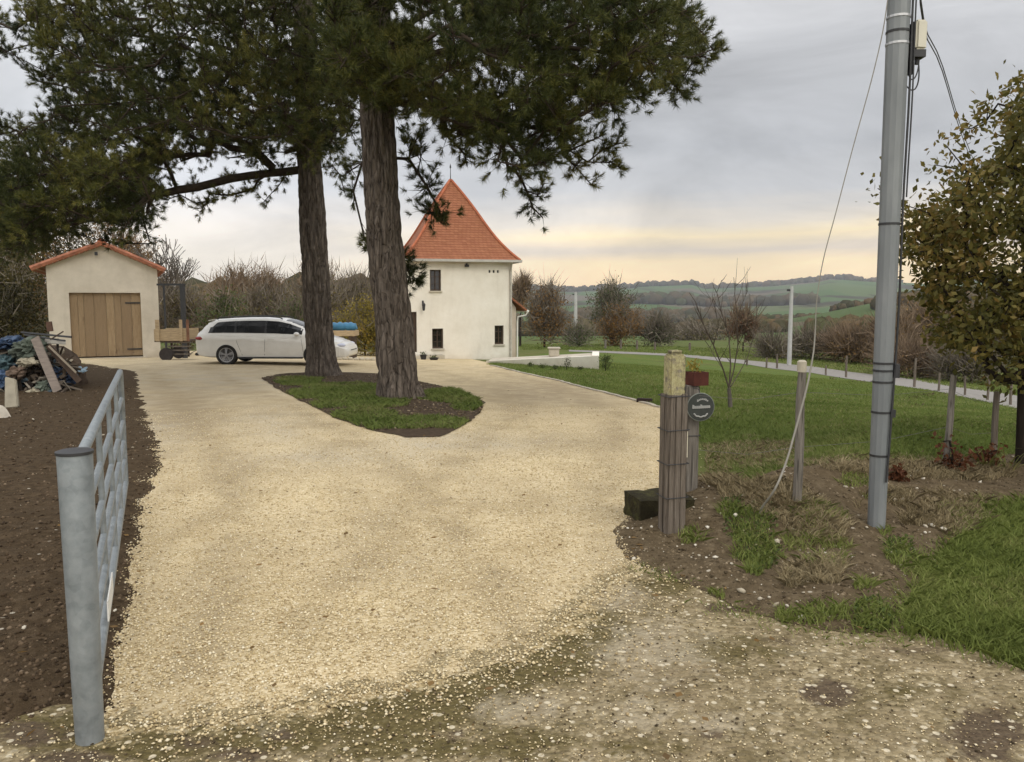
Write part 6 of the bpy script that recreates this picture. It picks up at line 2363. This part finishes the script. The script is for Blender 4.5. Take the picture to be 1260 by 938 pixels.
def blades_plant(name, lab, g, n, h, w, m, spread=.12, droop=.5, seed=0):
    root = thing(name, lab, 'plant', g)
    rn_ = random.Random(seed)
    vs, fs = [], []
    for k in range(n):
        a = rn_.uniform(0, 6.28)
        o = Vector((math.cos(a), math.sin(a), 0))
        L = h * rn_.uniform(.6, 1.1)
        p = o * rn_.uniform(0, spread * .4)
        sd_ = Vector((-o.y, o.x, 0))
        lean = rn_.uniform(.25, 1)
        prev = None
        for i in range(6):
            t = i / 5
            c = p + o * spread * 2.2 * lean * t ** 1.4 + Vector((0, 0, L * (t - droop * lean * t * t * t)))
            ww = w * (1 - t) ** .6 + .001
            vs += [c - sd_ * ww / 2, c + sd_ * ww / 2]
            if i:
                q = len(vs)
                fs.append((q - 4, q - 3, q - 1, q - 2))
    MB().add(vs, fs).build('leaves', m, root)
    return root


STRAPM = foliage('strappy_leaves', [(0, (.06, .07, .02)), (.5, (.14, .15, .04)), (1, (.30, .27, .10))], 3)
g1 = G(1212, 583)
blades_plant('strap_plant', 'yellow green strappy plant between the dark fence post and the leaning post', g1, 16, .42, .022, STRAPM, .16, .6, 3)
g1 = G(1240, 586)
blades_plant('strap_plant', 'drying strappy plant beside the oak trunk', g1, 14, .36, .02, STRAPM, .15, .75, 5)
for px, py, lab, w, h in ((1170, 586, 'dark red leafy plant behind the leaning fence post', .30, .36), (1214, 582, 'dark brown withered plant at the foot of the dark fence post', .24, .26), (1103, 598, 'small dark red weed right of the utility pole', .08, .18)):
    shrub('red_plant', lab, 'plant', G(px, py), w, h, 'russet', 260, (.03, .06), clumps=12, seed=int(px))
g1 = G(968, 634)
blades_plant('dry_tuft', 'straw coloured dry tuft at the foot of the white capped fence post', g1, 60, .26, .006, simple('straw', (.30, .24, .14), .9, .3, 5), .10, .4, 9)

# ------------------------------------------------------------------ ground cover: stones, clods, grass
def scatter(poly, n, r0, r1, power=1.0):
    """points inside a world polygon, thinning with distance so that they look even from eye height"""
    poly = np.asarray(poly)
    a = np.arctan2(poly[:, 0], np.maximum(poly[:, 1], .05))
    a0, a1 = max(a.min(), -1.1), min(a.max(), 1.1)
    out, tot = [], 0
    for _ in range(60):
        u = RNG.random(n * 2)
        if power == 1.0:
            r = r0 * (r1 / r0) ** u
        else:
            r = (r0 ** (1 - power) + u * (r1 ** (1 - power) - r0 ** (1 - power))) ** (1 / (1 - power))
        t = RNG.uniform(a0, a1, n * 2)
        x, y = np.sin(t) * r, np.cos(t) * r
        k = inside(poly, x, y)
        out.append(np.column_stack([x[k], y[k]]))
        tot += k.sum()
        if tot >= n: break
    return np.vstack(out)[:n]


def surf(name, P):
    O = SHEETS[name]
    if RELIEF[name] is None:
        return np.zeros(len(P))
    de = np.full(len(P), 9.)
    for q in range(0, len(O), 100):
        de = np.minimum(de, np.sqrt(((P[:, None, :] - O[None, q:q + 100, :]) ** 2).sum(-1)).min(1))
    return RELIEF[name](P[:, 0], P[:, 1]) * sstep(0, .22, de)


OCT_V = np.array([(1, 0, 0), (-1, 0, 0), (0, 1, 0), (0, -1, 0), (0, 0, 1), (0, 0, -1)], float)
OCT_F = np.array([(0, 2, 4), (2, 1, 4), (1, 3, 4), (3, 0, 4), (2, 0, 5), (1, 2, 5), (3, 1, 5), (0, 3, 5)])
bm_ = bmesh.new(); bmesh.ops.create_icosphere(bm_, subdivisions=1, radius=1)
ICO_V = np.array([v.co[:] for v in bm_.verts]); ICO_F = np.array([[v.index for v in f.verts] for f in bm_.faces]); bm_.free()


def pebbles(name, lab, cat, P, lo, hi, m, off=.012, flat=.6, sink=.3, ico=False, dist_grow=0.0, skew=2.0, on=None):
    n = len(P)
    V0, F0 = (ICO_V, ICO_F) if ico else (OCT_V, OCT_F)
    s = lo + (hi - lo) * RNG.random(n) ** skew
    if dist_grow:
        s = s * (1 + dist_grow * np.hypot(P[:, 0], P[:, 1]))
    a = RNG.uniform(0, 6.28, n)
    V = V0[None] * RNG.uniform(.65, 1.25, (n, len(V0), 1)) * np.stack([np.ones(n), RNG.uniform(.6, 1, n), RNG.uniform(flat * .7, flat * 1.2, n)], -1)[:, None, :] * s[:, None, None]
    # tilt a little, then turn
    tl = RNG.normal(0, .35, n)
    c, q = np.cos(tl)[:, None], np.sin(tl)[:, None]
    V = np.stack([V[..., 0] * c - V[..., 2] * q, V[..., 1], V[..., 0] * q + V[..., 2] * c], -1)
    c, q = np.cos(a)[:, None], np.sin(a)[:, None]
    V = np.stack([V[..., 0] * c - V[..., 1] * q, V[..., 0] * q + V[..., 1] * c, V[..., 2]], -1)
    z = H(P[:, 0], P[:, 1]) + off + s * flat * (1 - 2 * sink)
    if on:
        z = z + surf(on, P)
    V = V + np.column_stack([P, z])[:, None, :]
    idx = (F0[None] + (np.arange(n) * len(V0))[:, None, None]).reshape(-1, 3)
    o = soup(name, V.reshape(-1, 3), 3, m, idx=idx)
    return tag(o, lab, cat, kind='stuff')


def stone_mat(name, stops):
    n = NT(name, .93, .15)
    return n.done(n.ramp(n.island(), stops), n.bump(n.noise(120, 3), .3, .003))


GRAVEL_ST = stone_mat('gravel_stones', [(0, (.34, .255, .14)), (.3, (.52, .415, .235)), (.65, (.655, .545, .34)), (.88, (.74, .64, .44)), (.97, (.82, .75, .58)), (1, (.24, .18, .10))])
PALE_ST = stone_mat('pale_stones', [(0, (.28, .24, .17)), (.5, (.46, .41, .32)), (1, (.68, .64, .55))])
CLOD = stone_mat('soil_clods', [(0, (.026, .017, .010)), (.5, (.068, .046, .027)), (.9, (.13, .092, .058)), (1, (.22, .165, .11))])
CLOD2 = stone_mat('bank_clods', [(0, (.045, .033, .019)), (.5, (.105, .078, .046)), (.9, (.19, .145, .09)), (1, (.30, .24, .165))])

DR, LN, SL, BK, VG, LW, IS = (SHEETS[k] for k in ('driveway', 'lane', 'soil_bed', 'bank', 'verge', 'lawn', 'tree_island'))
LNF = outline([(-60, 938 + 30), (0, 892), (70, 872), (138, 885), (250, 878), (400, 852), (560, 818), (640, 790), (690, 765), (720, 735), (760, 705), (800, 690), (860, 718), (900, 742), (960, 762), (1040, 778), (1100, 772), (1180, 788), (1260, 812), (1400, 860), (1500, 1010), (600, 1010)])
FRONT = np.array([p for p in DR if p[1] < 5.2 and p[0] > -1.4])
LG = scatter(DR, 70000, 2.6, 13, 1.35)
LG = LG[RNG.random(len(LG)) > .75 * np.exp(-(front_dist(LG) / .40) ** 1.5)]
pebbles('loose_gravel', 'pale limestone chippings lying loose on the drive', 'gravel', LG, .004, .0105, GRAVEL_ST, .011, .6, .22)
pebbles('gravel_fringe', 'chippings strayed over the edge of the drive', 'gravel', np.vstack([DR[RNG.integers(0, len(DR), 6000)] + RNG.normal(0, .05, (6000, 2)), FRONT[RNG.integers(0, len(FRONT), 2600)] + RNG.normal(0, .22, (2600, 2)), FRONT[RNG.integers(0, len(FRONT), 1600)] + RNG.normal(0, .45, (1600, 2))]), .004, .0115, GRAVEL_ST, .012, .6, .3)
pebbles('lane_gravel', 'small stones trodden into the lane', 'gravel', scatter(LNF, 7000, 1.7, 6.5), .0025, .008, GRAVEL_ST, .010, .5, .35, skew=2.5)
pebbles('lane_clods', 'crumbs of earth on the lane', 'earth', scatter(LNF, 2500, 1.7, 6), .003, .010, CLOD2, .010, .5, .35, skew=3)
pebbles('soil_clods', 'dark clods of turned earth beside the gate', 'earth', scatter(SL, 42000, 2.4, 18, 1.3), .0025, .016, CLOD, .002, .65, .38, False, .04, 3.5, 'soil_bed')
pebbles('soil_stones', 'pale stones scattered in the dark soil', 'stones', scatter(SL, 320, 2.4, 16), .003, .014, PALE_ST, .006, .6, .3, True, .03, 3.0, 'soil_bed')
pebbles('bank_clods', 'crumbs of earth on the bank', 'earth', scatter(BK, 26000, 3.2, 10), .003, .018, CLOD2, .006, .6, .4, False, 0, 3.5, 'bank')
pebbles('bank_stones', 'white flints scattered over the bank', 'stones', scatter(BK, 480, 3.2, 10), .003, .015, PALE_ST, .012, .6, .3, True, 0, 3.0, 'bank')
rk = np.array([G(px, py)[:2] for px, py in ((1128, 612), (1168, 593), (1205, 602), (1146, 636), (1160, 660), (1146, 657), (1194, 642), (1190, 648), (1138, 660), (1066, 659), (1110, 625), (1100, 626), (1194, 678), (1165, 686), (1135, 598), (1180, 614), (930, 685), (945, 700), (955, 678), (900, 708), (880, 700), (860, 690), (1015, 695),
                                            (990, 665), (1028, 680), (912, 735), (935, 745), (955, 752), (985, 765), (870, 660), (905, 650), (840, 676), (1040, 610), (1010, 640), (975, 660))])
pebbles('bank_rocks', 'larger white stones lying on the bank', 'stones', rk, .012, .030, PALE_ST, .012, .6, .3, True, 0, 1.5, 'bank')
pebbles('island_crumbs', 'needles and crumbs under the pines', 'earth', scatter(IS, 6000, 10, 21), .008, .03, CLOD2, .020, .5, .3, False, 0, 2.5, 'tree_island')

GRASS = foliage('lawn_blades', [(0, (.085, .12, .024)), (.4, (.15, .20, .046)), (.75, (.21, .25, .07)), (1, (.32, .285, .125))], .7, .7, .3, .5)
GRASS_V = foliage('verge_blades', [(0, (.11, .14, .03)), (.4, (.19, .235, .055)), (.75, (.26, .29, .085)), (1, (.40, .36, .17))], 1.1, .7, .35, .5)
GRASS_D = foliage('dry_blades', [(0, (.15, .115, .06)), (.5, (.30, .24, .135)), (1, (.48, .40, .25))], 1.5, .8, .2, .4)
WEED = foliage('weed_leaves', [(0, (.03, .05, .012)), (.5, (.07, .10, .022)), (1, (.15, .17, .05))], 2, .7, .25, .4)


def blades(name, lab, P, h0, h1, w, m, off=.01, lean=.6, wd=.0006, cat='grass', dz=0):
    n = len(P)
    d = np.hypot(P[:, 0], P[:, 1])
    h = RNG.uniform(h0, h1, n)
    z = H(P[:, 0], P[:, 1]) + off - .006 + dz
    B = np.column_stack([P, z])
    a = RNG.uniform(0, 6.28, n)
    sd_ = np.column_stack([np.cos(a), np.sin(a), np.zeros(n)]) * (np.maximum(w, wd * d) / 2)[:, None]
    ln = RNG.normal(0, lean, (n, 2)) * h[:, None]
    tip = B + np.column_stack([ln, h])
    midp = B + np.column_stack([ln * .3, h * .62])
    V = np.stack([B - sd_, B + sd_, midp + sd_ * .75, tip, midp - sd_ * .75], 1).reshape(-1, 3)
    return tag(soup(name, V, 5, m), lab, cat, kind='stuff')


def px_mask(P, lst, thr=.35, ns=2.0):
    V = np.column_stack([P, H(P[:, 0], P[:, 1])])
    return blobs(lst)(V) * (.5 + fbm(P[:, 0] * ns, P[:, 1] * ns)) > thr


LP = scatter(LW, 150000, 5.4, 34, 1.25)
bare = px_mask(LP, [(930, 560, 66, 20, 1), (875, 572, 26, 24, 1), (1080, 573, 120, 8, 1)], .42, 2.5)
keep = ~bare | (RNG.random(len(LP)) < .35)
LP = LP[keep]
blades('lawn_grass', 'short mown grass of the lawn', LP, .025, .060, .005, GRASS, .010)
VP = scatter(VG, 60000, 3.0, 9)
blades('verge_grass', 'longer bright grass of the verge at the lower right', VP, .02, .075, .006, GRASS_V, .012, .7)
fr = np.vstack([VG[RNG.integers(0, len(VG), 5000)] + RNG.normal(0, .06, (5000, 2))])
blades('verge_fringe', 'grass creeping over the edges of the verge', fr, .03, .09, .006, GRASS_V, .012, .9)
BP = scatter(BK, 80000, 3.2, 9.5)
BZ = surf('bank', BP)
gm_ = px_mask(BP, [(905, 640, 26, 20, .8), (930, 690, 30, 34, .95), (925, 660, 26, 22, .8), (1070, 768, 30, 18, .8), (1060, 735, 24, 18, .6), (1105, 690, 22, 18, .7), (1090, 662, 14, 8, .6), (850, 670, 22, 12, .6), (1010, 640, 60, 26, .5), (1050, 600, 30, 12, .6), (1230, 628, 50, 10, .8), (1130, 705, 26, 20, .7), (885, 720, 40, 16, .4), (1000, 690, 140, 70, .44), (1060, 640, 120, 50, .38), (1010, 765, 100, 16, .55), (900, 735, 60, 14, .5), (1180, 640, 60, 24, .5)], .40, 5) & (RNG.random(len(BP)) < .5)
blades('bank_weeds', 'green weeds and grass tufts on the bank', BP[gm_], .02, .07, .006, GRASS_V, .010, .8, dz=BZ[gm_])
dm_ = px_mask(BP, [(940, 612, 56, 14, 1), (985, 640, 40, 24, 1), (950, 640, 30, 20, .8), (1080, 585, 70, 10, 1), (1180, 590, 80, 12, .9), (890, 600, 30, 10, .9), (1000, 720, 90, 40, .45), (1160, 640, 90, 40, .5), (1000, 660, 90, 40, .5), (1100, 620, 120, 26, .5)], .40, 3.5)
blades('dry_grass', 'straw coloured dead grass along the top of the bank', BP[dm_], .02, .08, .005, GRASS_D, .010, .9, dz=BZ[dm_])
LPd = scatter(LW, 40000, 5.4, 12, 1.0)
dm2 = px_mask(LPd, [(930, 560, 70, 22, 1), (880, 570, 30, 26, 1), (1080, 572, 130, 10, 1)], .40, 2.5)
blades('worn_grass', 'worn brownish grass at the near edge of the lawn', LPd[dm2], .02, .05, .005, GRASS_D, .010, .9)
IP = scatter(IS, 60000, 10, 21, 1.0)
im = px_mask(IP, [(425, 486, 75, 14, 1), (455, 496, 60, 10, .9), (555, 490, 44, 12, 1), (572, 500, 24, 10, .9), (500, 526, 90, 14, 1), (450, 516, 60, 14, .9), (370, 471, 40, 8, .8), (400, 500, 40, 10, .6)], .46, 1.8) & (RNG.random(len(IP)) < .8)
blades('island_grass', 'grass patches under the pines', IP[im], .03, .075, .006, GRASS, .02, .8, .0007)
# broad weed leaves on the bank
wk = px_mask(BP, [(925, 655, 34, 30, 1), (935, 692, 30, 30, 1), (1075, 765, 30, 20, .9), (905, 625, 20, 10, .8), (1105, 682, 24, 18, .8)], .42, 5) & (RNG.random(len(BP)) < .5)
wp, wz = BP[wk][:1700], BZ[wk][:1700]
B = np.column_stack([wp, H(wp[:, 0], wp[:, 1]) + wz + .008 + RNG.uniform(0, .03, len(wp))])
tag(soup('weed_leaves', leaves(B, (.012, .035), .6, .1), 4, WEED), 'small leafy weeds among the grass tufts of the bank', 'weeds', kind='stuff')
LD = scatter(LW, 14000, 5.4, 24, 1.25)
LD = LD[fbm(LD[:, 0] * .8, LD[:, 1] * .8) > .45]
blades('faded_grass', 'faded yellow blades among the lawn grass', LD, .02, .05, .005, GRASS_D, .010, .9)
LE = BK[RNG.integers(0, len(BK), 9000)] + RNG.normal(0, .09, (9000, 2))
LE = LE[inside(LNF, LE[:, 0], LE[:, 1]) & (fbm(LE[:, 0] * 3, LE[:, 1] * 3) > .48)]
blades('edge_grass', 'low grass creeping from the bank onto the lane', LE, .012, .04, .005, GRASS_V, .006, 1.0)
# open meadow beyond the lane
mp_ = outline([(640, 431), (740, 431.5), (920, 443), (1100, 463), (1262, 489), (1420, 505), (1500, 470), (1262, 455), (1100, 440), (920, 430), (740, 424), (640, 424)])
MP = scatter(mp_, 30000, 20, 95, 1.0)
blades('meadow_grass', 'rough grass beyond the lane', MP, .05, .14, .008, GRASS, 0, .8, .0008)
# scuffed earth spots on the far lawn
mo = np.array([G(px + RNG.normal(0, 5), py + RNG.normal(0, 1.0))[:2] for px, py in ((1027, 467), (1052, 470), (1062, 471), (1122, 490), (1140, 486), (1158, 484), (1132, 500), (1030, 481)) for _ in range(14)])
pebbles('earth_spots', 'small dark scrapes of earth on the far lawn', 'earth', mo, .02, .06, CLOD, .01, .4, .3, True, 0, 1.5)
# fallen leaves and twigs
FL = np.vstack([scatter(DR, 130, 3, 16), scatter(LW, 140, 6, 20), scatter(SL, 80, 3, 14), scatter(BK, 110, 3.4, 9), scatter(LNF, 50, 2, 6)])
B = np.column_stack([FL, H(FL[:, 0], FL[:, 1]) + .035])
LV = leaves(B, (.025, .06), .6, .0)
LV = LV.reshape(-1, 4, 3)
LV[:, :, 2] = B[:, None, 2] + (LV[:, :, 2] - B[:, None, 2]) * .3
tag(soup('fallen_leaves', LV.reshape(-1, 3), 4, FOL['brown']), 'brown fallen leaves on drive, lawn and soil', 'leaves', kind='stuff')

# ------------------------------------------------------------------ air
hz = MB().box((0, 0, 50), (7200, 7200, 220)).build('haze', None)
hm = bpy.data.materials.new('air')
hm.use_nodes = True
nt = hm.node_tree
nt.nodes.remove(nt.nodes['Principled BSDF'])
pv = nt.nodes.new('ShaderNodeVolumePrincipled')
pv.inputs['Color'].default_value = (.82, .87, .95, 1)
pv.inputs['Density'].default_value = 1.45e-4
pv.inputs['Anisotropy'].default_value = .2
nt.links.new(pv.outputs[0], [q for q in nt.nodes if q.type == 'OUTPUT_MATERIAL'][0].inputs['Volume'])
hz.data.materials.append(hm)
tag(hz, 'thin blue evening haze filling the valley', 'haze', kind='stuff')
